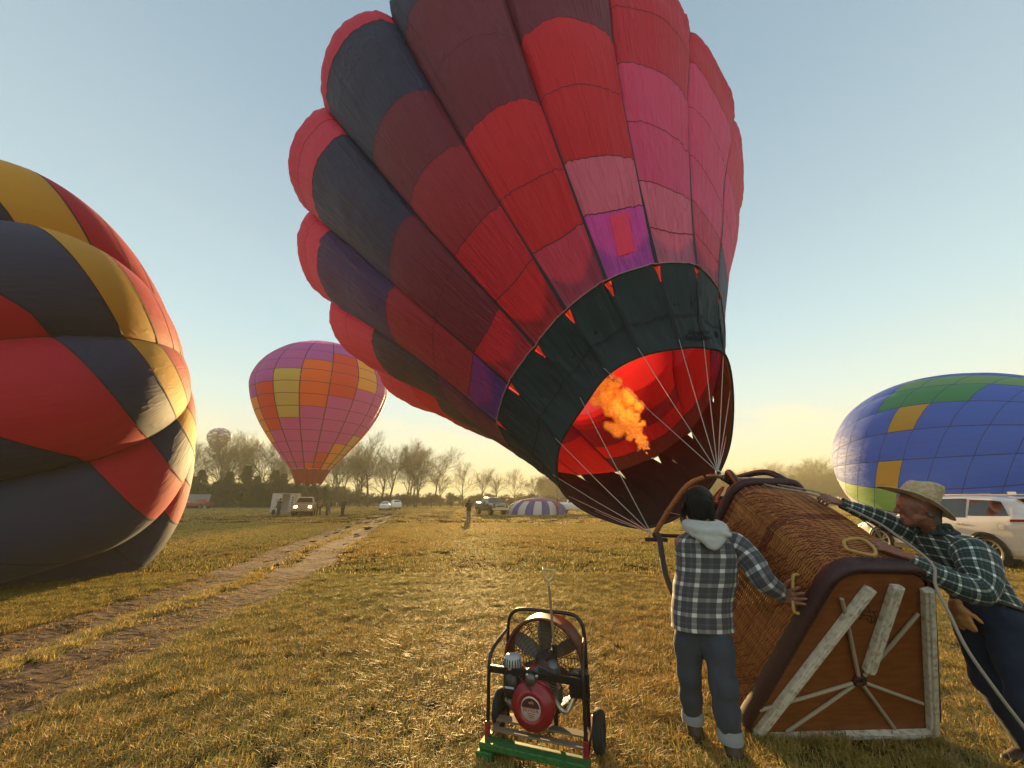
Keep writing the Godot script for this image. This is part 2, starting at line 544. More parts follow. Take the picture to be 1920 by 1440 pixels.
# ----- the main one -----
const MB_M := Vector3(2.0101, 2.5562, -5.9173)
const MB_A := Vector3(-.12166, .75555, -.64369)
const MB_E1 := Vector3(.98260, 0, -.18572)
const MB_E2 := Vector3(.14032, .65509, .74241)
const RING_OFF := [Vector2(.06, -.178), Vector2(.277, -.178), Vector2(.401, -.251), Vector2(.262, -.258), Vector2(.048, -.151), Vector2(-.09, .061), Vector2(-.264, .339), Vector2(-.38, .492), Vector2(-.25, .30), Vector2(-.1, .1), Vector2(0, .02), Vector2(0, 0), Vector2(0, 0), Vector2(0, 0), Vector2(0, -.05), Vector2(.02, -.12)]
const MOUTH := [Vector3(.76, 1.88, -6.46), Vector3(.76, 2.44, -6.11), Vector3(1.12, 3.02, -5.71), Vector3(1.43, 3.4, -5.45), Vector3(1.9, 3.63, -5.26), Vector3(2.46, 3.71, -5.15), Vector3(2.78, 3.7, -5.13), Vector3(3.07, 3.59, -5.17), Vector3(3.25, 3.09, -5.46), Vector3(3.32, 2.45, -5.86), Vector3(3.21, 1.97, -6.17), Vector3(2.97, 1.59, -6.43), Vector3(2.61, 1.3, -6.64), Vector3(2.12, 1.17, -6.77), Vector3(1.5, 1.32, -6.74), Vector3(1.04, 1.55, -6.64)]
const S1 := 1.3426
const MB_ROWS := [1.3426, 2.25, 3.3, 4.8, 6.4, 8.0, 9.7, 11.4, 13.0, 14.6, 15.8, 16.4]
const MB_COL := [
	["violet", "brown_red", "brown_red", "indigo", "indigo", "rose", "rose", "rose", "rose", "red", "red"],
	["deep_red", "maroon", "maroon", "navy", "navy", "rose", "rose", "rose", "rose", "red", "red"],
	["red", "deep_red", "brown_red", "maroon", "navy", "navy", "rose", "rose", "rose", "red", "red"],
	["rose", "red", "red", "maroon", "maroon", "navy", "navy", "rose", "rose", "red", "red"],
	["magenta", "pale_pink", "red", "red", "maroon", "maroon", "navy", "navy", "rose", "red", "red"],
	["pale_pink", "pale_pink", "pink", "pink", "deep_red", "deep_red", "maroon", "navy", "navy", "red", "red"],
	["rose", "rose", "pink", "pink", "pink", "deep_red", "deep_red", "maroon", "navy", "red", "red"],
	["navy", "navy", "pink", "pink", "rose", "rose", "deep_red", "red", "navy", "red", "red"],
	["plum", "navy", "navy", "pink", "rose", "rose", "deep_red", "red", "red", "red", "red"],
	["black", "red", "red", "red", "rose", "rose", "red", "red", "red", "red", "red"],
	["black", "red", "maroon", "red", "red", "red", "red", "red", "red", "red", "red"],
	["black", "bright_red", "maroon", "maroon", "brown_red", "red", "rose", "red", "red", "red", "red"],
	["bright_red", "bright_red", "red", "maroon", "maroon", "maroon", "rose", "rose", "red", "red", "red"],
	["bright_red", "bright_red", "red", "maroon", "brown_red", "rose", "rose", "rose", "red", "red", "red"],
	["black", "black", "black", "red", "rose", "rose", "rose", "rose", "rose", "red", "red"],
	["plum", "plum", "black", "black", "rose", "rose", "rose", "rose", "rose", "red", "red"]]

func mb_surf(g: float, s: float) -> Vector3:
	var R := 7.72; var sm := 9.0925; var L := 16.5831
	var tt := clampf((s - S1) / (sm - S1), 0, 1)
	var r := 2.2139 + (R - 2.2139) * (1.0 - pow(1.0 - tt, .7972)) if s <= sm else R * sqrt(clampf(1.0 - pow((s - sm) / (L - sm), 2.0), 0, 1))
	if s <= sm and tt > .8:   # round the shoulder of the cone into the crown
		r -= .35 * pow((tt - .8) / .2, 2.0)
	elif s > sm: r -= .35 * maxf(0, 1.0 - (s - sm) / 1.5)
	var k := int(floor(g)); var f: float = g - k
	var ph := 3.4691 - g * TAU / 16.0
	var dir := MB_E1 * cos(ph) + MB_E2 * sin(ph)
	var open := clampf((s - S1) / 4.5, 0, 1)
	var ph0 := 3.4691 - k * TAU / 16.0; var ph1 := ph0 - TAU / 16.0
	# between two load tapes the cloth is a chord that bellies out
	var chord := (MB_E1 * cos(ph0) + MB_E2 * sin(ph0)).lerp(MB_E1 * cos(ph1) + MB_E2 * sin(ph1), f)
	var slim: float = [1.0, 1.0, 1.0, 1.0, .85, .55, .32, .25, .3, .5, .8, 1.0, 1.0, 1.0, 1.0, 1.0][posmod(k, 16)]
	var belly: float = pow(maxf(sin(PI * f), 0.0), .62) * (.10 + .80 * open * slim) * clampf(r / R, .15, 1)
	# folds that run up the gore, thick by the tapes
	var edge := exp(-pow(f / .22, 2.0)) * .8 + exp(-pow((1.0 - f) / .24, 2.0))
	var n := fn2.get_noise_2d(g * 9.0, s * .10 + k * 7.0)
	var fold := n * .085 * (.35 + .65 * slim) * (.25 + edge) * clampf(r / 5.0, .3, 1) * (1.0 - smoothstep(.46, .5, absf(f - .5)))
	var slack := fn1.get_noise_2d(g * 3.0, s * 1.1) * .12 * sin(PI * f)
	var p := MB_M + MB_A * s + Vector3.UP * 1.5502 * pow(s / L, 2.0) + chord * r + dir * (belly + fold + slack * open)
	var w := 1.0 - smoothstep(0.0, 3.2, s - S1)
	if w > 0:
		var a: Vector2 = RING_OFF[posmod(k, 16)]; var b: Vector2 = RING_OFF[posmod(k + 1, 16)]
		var o := a.lerp(b, f)
		p += (MB_E1 * o.x + MB_E2 * o.y) * w
	return p

func mouth_at(g: float) -> Vector3:
	var k := int(floor(g)); var f: float = g - k
	var a: Vector3 = MOUTH[posmod(k - 1, 16)]; var b: Vector3 = MOUTH[posmod(k, 16)]; var c: Vector3 = MOUTH[posmod(k + 1, 16)]; var d: Vector3 = MOUTH[posmod(k + 2, 16)]
	return (b * 2.0 + (c - a) * f + (a * 2.0 - b * 5.0 + c * 4.0 - d) * f * f + (b * 3.0 - a - c * 3.0 + d) * f * f * f) * .5

func skirt_at(g: float, t: float) -> Vector3:
	var a := mouth_at(g); var b := mb_surf(g, S1 + .0)
	var f: float = g - floor(g)
	var ax := (MB_M + MB_A * (.5 + t)) 
	var mid := a.lerp(b, t)
	var out := (mid - ax).normalized()
	var sag := -.10 * sin(PI * t) * (.4 + .6 * sin(PI * f))
	var n := fn2.get_noise_2d(g * 2.2, t * 1.2 + 40.0) * .05 * sin(PI * clampf(t, 0, 1))
	return mid + out * (sag + n)

func build_main_balloon() -> void:
	var o := thing("hot_air_balloon", "huge leaning red, pink, maroon and navy checked balloon envelope with black mouth skirt", "balloon", Vector3.ZERO)
	var edge := func(e, g) -> float:
		if e <= S1: return S1
		var f: float = g - floor(g)
		return e + [0.0, 0.0, .1, .15, .25, -.2, -.1, .1, .2, 0.0, 0.0, 0.0, 0.0, 0.0, 0.0, 0.0][posmod(int(floor(g)), 16)] - .10 * sin(PI * f) - (.9 if e > 8.5 and e < 12 and posmod(int(floor(g)), 16) < 3 else 0.0)
	var col := func(k, j) -> String: return MB_COL[k][j]
	for k in 16:
		var seen := k <= 8 or k >= 13
		add_panels(o, mb_surf, k, MB_ROWS, edge, col, 36 if seen else 22, 8 if seen else 7, 2.6, true, .024, mat("seam", Color(.085, .016, .026), .8))
	var tm := mat("load_tape", Color(.02, .018, .022), .8)
	for k in 16:
		var pts := []
		for i in 60: pts.append(Vector2(k, lerpf(S1, 16.2, i / 59.0)))
		var b := MB.new(); ribbon(b, mb_surf, pts, .06, .012)
		part("load_tape", b.done(), tm, o)
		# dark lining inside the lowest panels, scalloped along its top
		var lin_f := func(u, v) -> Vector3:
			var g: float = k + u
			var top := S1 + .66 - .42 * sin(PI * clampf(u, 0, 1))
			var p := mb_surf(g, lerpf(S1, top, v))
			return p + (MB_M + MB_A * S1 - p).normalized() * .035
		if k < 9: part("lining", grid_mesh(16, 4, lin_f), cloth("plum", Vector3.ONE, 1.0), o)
	# flame-proof skirt: two courses of panels, with a notch at every load tape
	for k in 16:
		for row in 2:
			var f := func(u, v) -> Vector3:
				var t: float = lerpf(0.0, .42, v) if row == 0 else lerpf(.42, 1.0, v)
				if row == 1: t = lerpf(.42, 1.0 - .22 * maxf(0.0, 1.0 - minf(u, 1.0 - u) / .075), v)
				return skirt_at(k + clampf(u, 0, 1), t)
			part("skirt_panel", grid_mesh(28, 8, f, Vector2(.5, .3), Vector2(k * .3, row * .4)), cloth("nomex", Vector3.ONE, .5), o)
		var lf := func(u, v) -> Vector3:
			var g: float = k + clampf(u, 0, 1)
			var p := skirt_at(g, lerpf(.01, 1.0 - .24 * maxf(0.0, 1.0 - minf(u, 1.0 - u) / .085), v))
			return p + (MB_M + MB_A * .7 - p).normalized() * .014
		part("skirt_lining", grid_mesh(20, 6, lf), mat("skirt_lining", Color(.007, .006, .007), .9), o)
		var sb := MB.new()
		var sk := func(g, t) -> Vector3: return skirt_at(g, t)
		var q := []; for i in 15: q.append(Vector2(k, i / 14.0 * .8))
		ribbon(sb, sk, q, .055, .008)
		var q2 := []; for i in 19: q2.append(Vector2(k + i / 18.0, .42))
		ribbon(sb, sk, q2, .045, .006)
		part("skirt_tape", sb.done(), mat("skirt_tape", Color(.012, .016, .022), .8), o)
		# orange tab that lines each notch
		if k < 9 or k > 13:
			var tb := MB.new()
			var tp := mb_surf(k, S1); var inw := (MB_M + MB_A * S1 - tp).normalized()
			var lft := skirt_at(k - .07, .985); var rgt := skirt_at(k + .07, .985); var low := skirt_at(k, .80)
			tb.tri(lft.lerp(tp, .45) + inw * .02, low + inw * .02, rgt.lerp(tp, .45) + inw * .02)
			part("tab", tb.done(), cloth("orange", Vector3.ONE, .5), o)
	var rim := []
	for i in 97: rim.append(mouth_at(i / 6.0))
	part("mouth_cord", tube_mesh(rim, .022, 7), mat("mouth_cord", Color(.012, .013, .016), .7), o)
	# edge cord along the top of the skirt
	var ec := []
	for i in 129: ec.append(mb_surf(i / 8.0, S1) + (mb_surf(i / 8.0, S1) - MB_M - MB_A * S1).normalized() * .012)
	part("edge_cord", tube_mesh(ec, .010, 5), mat("edge_cord", Color(.30, .25, .24), .8), o)
	# bright square window in the magenta panel
	var wf := func(u, v) -> Vector3:
		var p := mb_surf(4.34 + .30 * u + .05 * v, lerpf(1.62, 2.32, v))
		return p + (p - MB_M - MB_A * 2.0).normalized() * .012
	part("window_patch", grid_mesh(10, 6, wf), cloth("window_red", Vector3.ONE, .4), o)
	# the maker's name on the skirt
	var g0 := 5.74
	var mid := skirt_at(g0, .15)
	var tx := (skirt_at(g0 + .2, .15) - skirt_at(g0 - .2, .15)).normalized()
	var ty := (skirt_at(g0, .4) - mid).normalized(); ty = (ty - tx * ty.dot(tx)).normalized()
	var nz := tx.cross(ty)
	if nz.z < 0: nz = -nz; tx = -tx
	for ln in [["FireFly", .04, .03], ["Balloons", -.045, 0.0]]:
		var t := TextMesh.new(); t.text = ln[0]; t.font_size = 16; t.pixel_size = .0054; t.depth = .004
		var sf := SystemFont.new(); sf.font_names = PackedStringArray(["Droid Serif"]); sf.font_weight = 700; t.font = sf
		var tm2 := part("lettering", t, mat("print_black", Color(.004, .005, .006), .9), o)
		tm2.transform = Transform3D(Basis(tx, ty, nz), mid + ty * ln[1] + tx * ln[2] + nz * .03)
	part("firefly_emblem", ell(mid + tx * .27 + nz * .03, Vector3(.028, .06, .006), Basis(tx, ty, nz)), mats["print_black"], o)
	build_flame()

func build_flame() -> void:
	var a := Vector3(2.00, 2.30, -5.85); var b := Vector3(1.70, 3.74, -6.95)
	var pr := []
	var r := RandomNumberGenerator.new(); r.seed = 4
	for i in 120:
		var t := pow(i / 119.0, .75)
		var w := lerpf(.05, .27, smoothstep(0.0, .4, t)) * (1.0 - .45 * smoothstep(.8, 1.0, t)) * (1.0 + .30 * sin(t * 15.0))
		var c := a.lerp(b, t) + Vector3(r.randf_range(-1, 1), r.randf_range(-1, 1), r.randf_range(-1, 1)) * w * .8
		pr.append([c, c + Vector3(r.randf_range(-.08, .08), r.randf_range(-.03, .12), r.randf_range(-.1, .06)), w * r.randf_range(.12, .36), w * r.randf_range(.06, .26)])
	var o := thing("burner_flame", "billowing orange burner flame shooting up into the mouth of the leaning balloon", "flame", a)
	for q in pr: q[0] -= a; q[1] -= a
	for lay in 3:
		var m := mat("flame_%s" % ["haze", "veil", "core"][lay], Color(.5, .25, .07), .9)
		m.emission_enabled = true; m.emission = Color(1.0, .64, .28); m.emission_energy_multiplier = [.24, .30, .32][lay]
		m.emission_texture = noise_tex(256, .05, 61 + lay, 5, ramp2(Color(.42, .22, .08), Color(1, .95, .8), .22, .78)); m.emission_operator = BaseMaterial3D.EMISSION_OP_MULTIPLY
		m.uv1_triplanar = true; m.uv1_scale = Vector3(2.6, 2.6, 2.6)
		m.transparency = BaseMaterial3D.TRANSPARENCY_ALPHA; m.albedo_color.a = [.16, .34, .66][lay]
		for q in pr: q[2] *= [1.28, .78, .74][lay]; q[3] *= [1.28, .78, .74][lay]
		part(["flame_haze", "flame_veil", "flame_core"][lay], nets(pr, .019, .03, .034, 15.0), m, o)
	var l := OmniLight3D.new(); l.name = "flame_light"; l.position = a.lerp(b, .5) + Vector3(.1, .1, .55)
	l.light_color = Color(1, .55, .22); l.light_energy = .5; l.light_size = .3; l.omni_range = 40; l.omni_attenuation = 2.0; l.shadow_enabled = true
	add_child(l)

# ----- a balloon of revolution: profile(t) -> Vector2(along, radius); lobes bulge between tapes -----
func lobed(base: Vector3, axis: Vector3, prof: Callable, n: int, phi0: float, bulge: float, wav := .0) -> Callable:
	var e1 := axis.cross(Vector3.UP)
	e1 = Vector3.RIGHT if e1.length() < .05 else e1.normalized()
	var e2 := e1.cross(axis)
	return func(g, t) -> Vector3:
		var q: Vector2 = prof.call(t)
		var k := floorf(g); var f: float = g - k
		var p0 := phi0 - k * TAU / n; var p1 := p0 - TAU / n; var ph: float = phi0 - g * TAU / n
		var chord := (e1 * cos(p0) + e2 * sin(p0)).lerp(e1 * cos(p1) + e2 * sin(p1), f)
		var dir := e1 * cos(ph) + e2 * sin(ph)
		var w := 0.0
		if wav > 0: w = (fn2.get_noise_2d(g * 4.0, t * 5.0) * .6 + fn2.get_noise_2d(g * 11.0, t * 3.0)) * wav * sin(PI * f)
		return base + axis * q.x + chord * q.y + dir * (bulge * q.y * pow(maxf(sin(PI * f), 0), .75) + w)

func lying_prof(R: float, fl: float) -> Callable:
	return func(t) -> Vector2:
		var th: float = -PI * .4 + t * PI * .9
		var s := sin(th)
		return Vector2((fl if th > 0 else 1.3) * R * s, R * cos(minf(th, PI * .5)))

func tapes(o: Node3D, surf: Callable, n: int, t0: float, t1: float, w: float, steps: int, c: Color, key: String) -> void:
	for k in n:
		var b := MB.new(); var pts := []
		for i in steps: pts.append(Vector2(k, lerpf(t0, t1, i / float(steps - 1))))
		ribbon(b, surf, pts, w, w * .2)
		part("load_tape", b.done(), mat(key, c, .8), o)

func build_left_balloon() -> void:
	var o := thing("hot_air_balloon", "red, yellow and navy balloon with swirling bands bulging in from the left edge", "balloon")
	var el := .412; var az := .743
	var ax := Vector3(cos(el) * sin(az), sin(el), -cos(el) * cos(az))
	var surf := lobed(Vector3(-11.75, 4.35, -9.342), ax, lying_prof(4.60, .57), 12, .525, .19, .008)
	var edge := func(e, g) -> float: return clampf(1.0 - .533 * exp(-.29 * (g + e)), 0.0, .985)
	for k in 12:
		var kk := k if k < 8 else k - 12
		var es := []; var js := []
		for x in range(-3, 14): es.append(x - kk)
		var c2 := func(_k, j) -> String:
			var e: int = es[j]
			return {0: "yellow", -1: "slate", -2: "crimson", -3: "slate", 1: "crimson"}.get(e, "crimson" if e > 0 else "slate")
		add_panels(o, surf, kk, es, edge, c2, 16, 9, .5, true, .035, mat("seam_dark", Color(.03, .02, .03), .8))
	tapes(o, surf, 12, .02, .98, .05, 50, Color(.025, .02, .03), "tape_dark")

func build_right_balloon() -> void:
	var o := thing("hot_air_balloon", "blue, green and yellow balloon lying on its side behind the white car", "balloon")
	var az := -.471
	var ax := Vector3(sin(az), .008, -cos(az)).normalized()
	var surf := lobed(Vector3(17.577, 3.05, -15.476), ax, lying_prof(3.42, 1.122), 20, 2.204, .028, .02)
	# panel edges lean a little from gore to gore
	var edge := func(e, g) -> float:
		var k: float = -g
		if k < -10: k += 20.0
		if k > 10: k -= 20.0
		return clampf(.44 + .072 * e + .042 * (k - 2.0) * (1.0 if absf(k - 2.0) < 6 else 6.0 / absf(k - 2.0)), .0, .99)
	var es := []
	for e in range(-8, 10): es.append(e)
	for gi in 20:
		var g := -gi if gi < 11 else 20 - gi      # gore from line k = -g-1 .. -g
		var lo := -g - 1                            # the smaller line number of this gore
		var c := func(_k, j) -> String:
			var e: int = es[j]
			match lo:
				1: return "yellow" if e == 0 else "blue"
				3: return "yellow" if e == 0 else "blue"
				4: return "lime" if e >= 0 and e <= 2 else ("cream" if e > 2 else "blue")
				0: return "green" if e >= -1 and e <= 1 else "blue"
				-1: return "pale_green" if e >= -4 and e <= 1 else "blue"
				-2: return "pale_green" if e >= -6 and e <= -2 else "blue"
			if lo >= 5 and lo <= 7: return "cream" if e > -1 else "lime"
			return "blue"
		add_panels(o, surf, g, es, edge, c, 7, 5, 1.0, true, .018, mat("tape_blue", Color(.025, .055, .20), .8))
	tapes(o, surf, 20, .02, .98, .032, 44, Color(.025, .055, .20), "tape_blue")

# an upright envelope: height h from mouth to crown
func upright_prof(r0: float, R: float, h: float) -> Callable:
	return func(t) -> Vector2:
		var tm := .60
		if t < tm:
			var q: float = t / tm
			return Vector2(t * h, lerpf(r0, R, sin(q * PI * .5) * .72 + q * .28))
		var q2: float = (t - tm) / (1.0 - tm)
		return Vector2(t * h, R * sqrt(maxf(0.0, 1.0 - q2 * q2)) )

func build_pink_balloon() -> void:
	var o := thing("hot_air_balloon", "upright magenta balloon stepped with orange, red, olive and yellow panels over the trailer", "balloon", Vector3(-23.6, 0, -46))
	var surf := lobed(Vector3(0, 5.05, 0), Vector3.UP, upright_prof(2.05, 7.55, 15.6), 16, deg_to_rad(13), .04, .03)
	var rows := [0.0, .042, .110, .177, .249, .322, .397, .476, .556, .641, .718, .80, .88, .97]
	var edge := func(e, _g) -> float: return e
	# colour runs from the mouth up, by gore: [up to row, colour]
	var pat := {"A": [[1, "scarlet"], [3, "mauve"], [7, "amber"]], "B": [[4, "mauve"], [8, "scarlet"]], "C": [[5, "mauve"], [9, "olive"]], "D": [[1, "orange"], [6, "mauve"], [10, "orange"]], "E": [[2, "scarlet"], [7, "mauve"], [11, "scarlet"]],
		"F": [[3, "amber"], [8, "mauve"], [11, "amber"]], "G": [[4, "olive"], [11, "mauve"]], "H": [[5, "scarlet"], [11, "mauve"]]}
	for k in 16:
		var c := func(kk, j) -> String:
			var key: String = ["G", "H", "A", "B", "C", "D", "E", "F", "G", "H", "A", "B", "C", "D", "E", "F"][posmod(kk, 16)]
			for s in pat[key]:
				if j < s[0]: return s[1]
			return "purple"
		add_panels(o, surf, k, rows, edge, c, 5, 4, .6, true, .06, mat("tape_plum", Color(.10, .02, .05), .8))
	tapes(o, surf, 16, 0.0, .99, .12, 30, Color(.10, .02, .05), "tape_plum")
	for k in 16:
		var f := func(u, v) -> Vector3:
			var a: float = -(k + u) * TAU / 16.0
			var r := lerpf(1.35, 2.1, v) + .06 * sin(u * PI)
			return Vector3(cos(a) * r, lerpf(3.45 + .12 * sin(k * 2.3), 5.05, v), -sin(a) * r)
		part("skirt_panel", grid_mesh(4, 3, f), cloth("brown", Vector3.ONE, .6), o)
	var ring := []
	for i in 33: ring.append(Vector3(cos(TAU * i / 32.0) * 2.1, 5.05 + .05 * sin(i * 1.7), sin(TAU * i / 32.0) * 2.1))
	part("mouth_cord", tube_mesh(ring, .04, 5), mat("pale_cord", Color(.5, .4, .38), .8), o)

func build_tiny_balloon() -> void:
	var o := thing("hot_air_balloon", "tiny blue and white checked balloon far off above the bare trees", "balloon", Vector3(-115, 20.4, -150))
	var surf := lobed(Vector3.ZERO, Vector3(.05, 1, 0).normalized(), upright_prof(.9, 4.0, 8.7), 14, 0.2, .03)
	var rows := [0.0, .12, .24, .34, .42, .50, .58, .66, .74, .82, .90, .985]
	for k in 14:
		var c := func(kk, j) -> String:
			if j < 3: return "steel"
			return "white" if posmod(j, 3) == 0 and posmod(kk + j, 2) == 0 or posmod(j, 3) == 1 and posmod(kk + j, 2) == 0 else ("steel" if j < 7 else "royal")
		add_panels(o, surf, k, rows, func(e, _g): return e, c, 3, 2, .4)
	var f := func(u, v) -> Vector3: return Vector3(cos(-u * TAU) * lerpf(.7, .9, v), lerpf(-.8, .0, v), sin(u * TAU) * lerpf(.7, .9, v))
	part("skirt", grid_mesh(14, 2, f), cloth("steel", Vector3.ONE, .4), o)
	var b := MB.new(); b.box(Vector3(0, -2.1, 0), Vector3(.9, .75, .75))
	part("basket", b.done(), mat("wicker_far", Color(.12, .07, .03), .9), o)

func build_deflated_balloon() -> void:
	var o := thing("hot_air_balloon", "half inflated blue and white striped balloon low on the grass beside the dark pickup", "balloon", Vector3(2.95, 0, -50))
	for k in 22:
		var f := func(u, v) -> Vector3:
			var a: float = lerpf(-PI, PI, (k + u) / 22.0)
			var th: float = v * PI * .5
			var rr := cos(th) * (1.0 + .05 * sin(PI * u))
			return Vector3(cos(a) * 3.55 * rr + .4 * v, 1.95 * pow(sin(th), .8), sin(a) * 2.7 * rr)
		var front := k > 11 and k < 21
		for r in 3:
			var g := func(u, v) -> Vector3: return f.call(1.0 - u, [0.0, .52, .6, 1.0][r] + v * [.52, .08, .4][r])
			var c := "royal"
			if r == 1 : c = "scarlet"
			if r == 0 and k % 2 == 0 and k > 12: c = "white"
			part("panel", grid_mesh(5, 4, g), cloth(c, Vector3.ONE, .8), o)
# ---------- smooth bodies: tapered capsules [a, b, ra, rb] joined by a smooth minimum, meshed as surface nets ----------
# a fifth entry -1 carves, a Vector3 as fifth entry scales the space round a (ellipsoid)
func nets(prims: Array, cell: float, k: float, rough := 0.0, nz_freq := 9.0) -> ArrayMesh:
	var lo := Vector3.INF; var hi := -Vector3.INF
	for p in prims:
		if p.size() > 4 and p[4] is float: continue
		var r: float = maxf(p[2], p[3])
		lo = lo.min(p[0] - Vector3.ONE * r).min(p[1] - Vector3.ONE * r); hi = hi.max(p[0] + Vector3.ONE * r).max(p[1] + Vector3.ONE * r)
	var pad := k * .5 + cell * 2.5 + rough
	lo -= Vector3.ONE * pad; hi += Vector3.ONE * pad
	var nx := int((hi.x - lo.x) / cell) + 1; var ny := int((hi.y - lo.y) / cell) + 1; var nz := int((hi.z - lo.z) / cell) + 1
	var F := PackedFloat32Array(); F.resize(nx * ny * nz); F.fill(9.0)
	var sy := nx; var sz := nx * ny
	for p in prims:
		var a: Vector3 = p[0]; var b: Vector3 = p[1]; var ra: float = p[2]; var rb: float = p[3]
		var carve: bool = p.size() > 4 and p[4] is float
		var e := maxf(ra, rb) + k + cell * 2.0 + rough
		var l := a.min(b) - Vector3.ONE * e - lo; var h := a.max(b) + Vector3.ONE * e - lo
		var x0 := maxi(0, int(l.x / cell)); var x1 := mini(nx - 1, int(h.x / cell))
		var y0 := maxi(0, int(l.y / cell)); var y1 := mini(ny - 1, int(h.y / cell))
		var z0 := maxi(0, int(l.z / cell)); var z1 := mini(nz - 1, int(h.z / cell))
		var ab := b - a; var inv := 1.0 / maxf(ab.length_squared(), 1e-9); var dr := rb - ra
		for z in range(z0, z1 + 1):
			for y in range(y0, y1 + 1):
				var q := lo + Vector3(x0, y, z) * cell - a
				var i := x0 + y * sy + z * sz
				for x in range(x0, x1 + 1):
					var t := clampf(q.dot(ab) * inv, 0.0, 1.0)
					var d := (q - ab * t).length() - ra - dr * t
					var f := F[i]
					if carve:
						var hh := maxf(k - absf(f + d), 0.0)
						F[i] = maxf(f, -d) + hh * hh / k * .25
					else:
						var hh := maxf(k - absf(f - d), 0.0)
						F[i] = minf(f, d) - hh * hh / k * .25
					i += 1
					q.x += cell
	if rough > 0:
		fn2.frequency = nz_freq
		for z in nz:
			for y in ny:
				for x in nx:
					var i := x + y * sy + z * sz
					if absf(F[i]) < rough + cell * 2.0: F[i] += rough * fn2.get_noise_3d(lo.x + x * cell, lo.y + y * cell, lo.z + z * cell)
		fn2.frequency = 1.3
	var V := PackedInt32Array(); V.resize(nx * ny * nz); V.fill(-1)
	var P := PackedVector3Array(); var N := PackedVector3Array(); var I := PackedInt32Array()
	var co := [0, 1, sy, sy + 1, sz, sz + 1, sz + sy, sz + sy + 1]
	for z in nz - 1:
		for y in ny - 1:
			var i := y * sy + z * sz - 1
			for x in nx - 1:
				i += 1
				var f0 := F[i]
				if f0 > cell * 3.0 or f0 < -cell * 3.0: continue
				var f1 := F[i + 1]; var f2 := F[i + sy]; var f3 := F[i + sy + 1]; var f4 := F[i + sz]; var f5 := F[i + sz + 1]; var f6 := F[i + sz + sy]; var f7 := F[i + sz + sy + 1]
				var m := int(f0 < 0) + int(f1 < 0) + int(f2 < 0) + int(f3 < 0) + int(f4 < 0) + int(f5 < 0) + int(f6 < 0) + int(f7 < 0)
				if m == 0 or m == 8: continue
				var g := Vector3(f1 - f0 + f3 - f2 + f5 - f4 + f7 - f6, f2 - f0 + f3 - f1 + f6 - f4 + f7 - f5, f4 - f0 + f5 - f1 + f6 - f2 + f7 - f3)
				var s := Vector3.ZERO; var n := 0
				var ff := [f0, f1, f2, f3, f4, f5, f6, f7]
				for ed in [[0, 1], [2, 3], [4, 5], [6, 7], [0, 2], [1, 3], [4, 6], [5, 7], [0, 4], [1, 5], [2, 6], [3, 7]]:
					var u: float = ff[ed[0]]; var w: float = ff[ed[1]]
					if (u < 0) != (w < 0):
						var t := u / (u - w)
						var c0 := Vector3(ed[0] & 1, (ed[0] >> 1) & 1, ed[0] >> 2); var c1 := Vector3(ed[1] & 1, (ed[1] >> 1) & 1, ed[1] >> 2)
						s += c0.lerp(c1, t); n += 1
				V[i] = P.size()
				P.append(lo + (Vector3(x, y, z) + s / n) * cell); N.append(g.normalized())
	for z in range(1, nz - 1):
		for y in range(1, ny - 1):
			var i := y * sy + z * sz
			for x in range(1, nx - 1):
				i += 1
				if V[i] < 0 and V[i - 1] < 0 and V[i - sy] < 0 and V[i - sz] < 0: continue
				var s := F[i] < 0
				for ax in 3:
					var st: int = [1, sy, sz][ax]
					if (F[i + st] < 0) == s: continue
					var u: int = [sy, sz, 1][ax]; var w: int = [sz, 1, sy][ax]
					var a := V[i - u - w]; var b := V[i - w]; var c := V[i]; var d := V[i - u]
					if a < 0 or b < 0 or c < 0 or d < 0: continue
					if s: I.append_array([a, c, b, a, d, c])
					else: I.append_array([a, b, c, a, c, d])
	return arr_mesh(P, N, null, I)
# ---------- the wicker basket, tipped 30 degrees off its side ----------
const BQ := Vector3(2.37, 0, -3.35)
const BU := Vector3(1, 0, 0)
const BV := Vector3(0, .8660, .5)
const BW := Vector3(0, .5, -.8660)

func bk(u: float, v: float, w: float) -> Vector3:    # along the floor, up the floor, from floor to rim -> basket's own axes
	return Vector3(u, v, -w)

func bkw(u: float, v: float, w: float) -> Vector3:
	return BQ + BU * u + BV * v + BW * w

# outline of the basket's plan, inset by d, as points along rounded corners
func plan(d: float, step: float) -> Array:
	var cs := [[Vector2(-.75, -.02), .11], [Vector2(.67, .03), .11], [Vector2(.28, 1.375), .17], [Vector2(-.31, 1.385), .20]]
	var raw := []
	for i in 4:
		var p: Vector2 = cs[i][0]; var a: Vector2 = cs[(i + 3) % 4][0]; var b: Vector2 = cs[(i + 1) % 4][0]
		var da := (a - p).normalized(); var db := (b - p).normalized()
		var half := acos(clampf(da.dot(db), -1, 1)) * .5
		var bis := (da + db).normalized()
		var r: float = cs[i][1]
		var c := p + bis * (r / sin(half))
		var t0 := c + (p + da * (r / tan(half)) - c).normalized() * (r - d)
		var t1 := c + (p + db * (r / tan(half)) - c).normalized() * (r - d)
		var a0 := (t0 - c).angle(); var a1 := (t1 - c).angle()
		var sw := wrapf(a1 - a0, -PI, PI)
		for k in 9: raw.append(c + Vector2.from_angle(a0 + sw * k / 8.0) * (r - d))
	raw.append(raw[0])
	var total := 0.0
	for i in raw.size() - 1: total += raw[i].distance_to(raw[i + 1])
	var n := int(round(total / step)); var o := []
	var at := 0; var acc := 0.0
	for i in n:
		var want := total * i / n
		while acc + raw[at].distance_to(raw[at + 1]) < want:
			acc += raw[at].distance_to(raw[at + 1]); at += 1
		o.append(raw[at].lerp(raw[at + 1], (want - acc) / maxf(raw[at].distance_to(raw[at + 1]), 1e-6)))
	return o

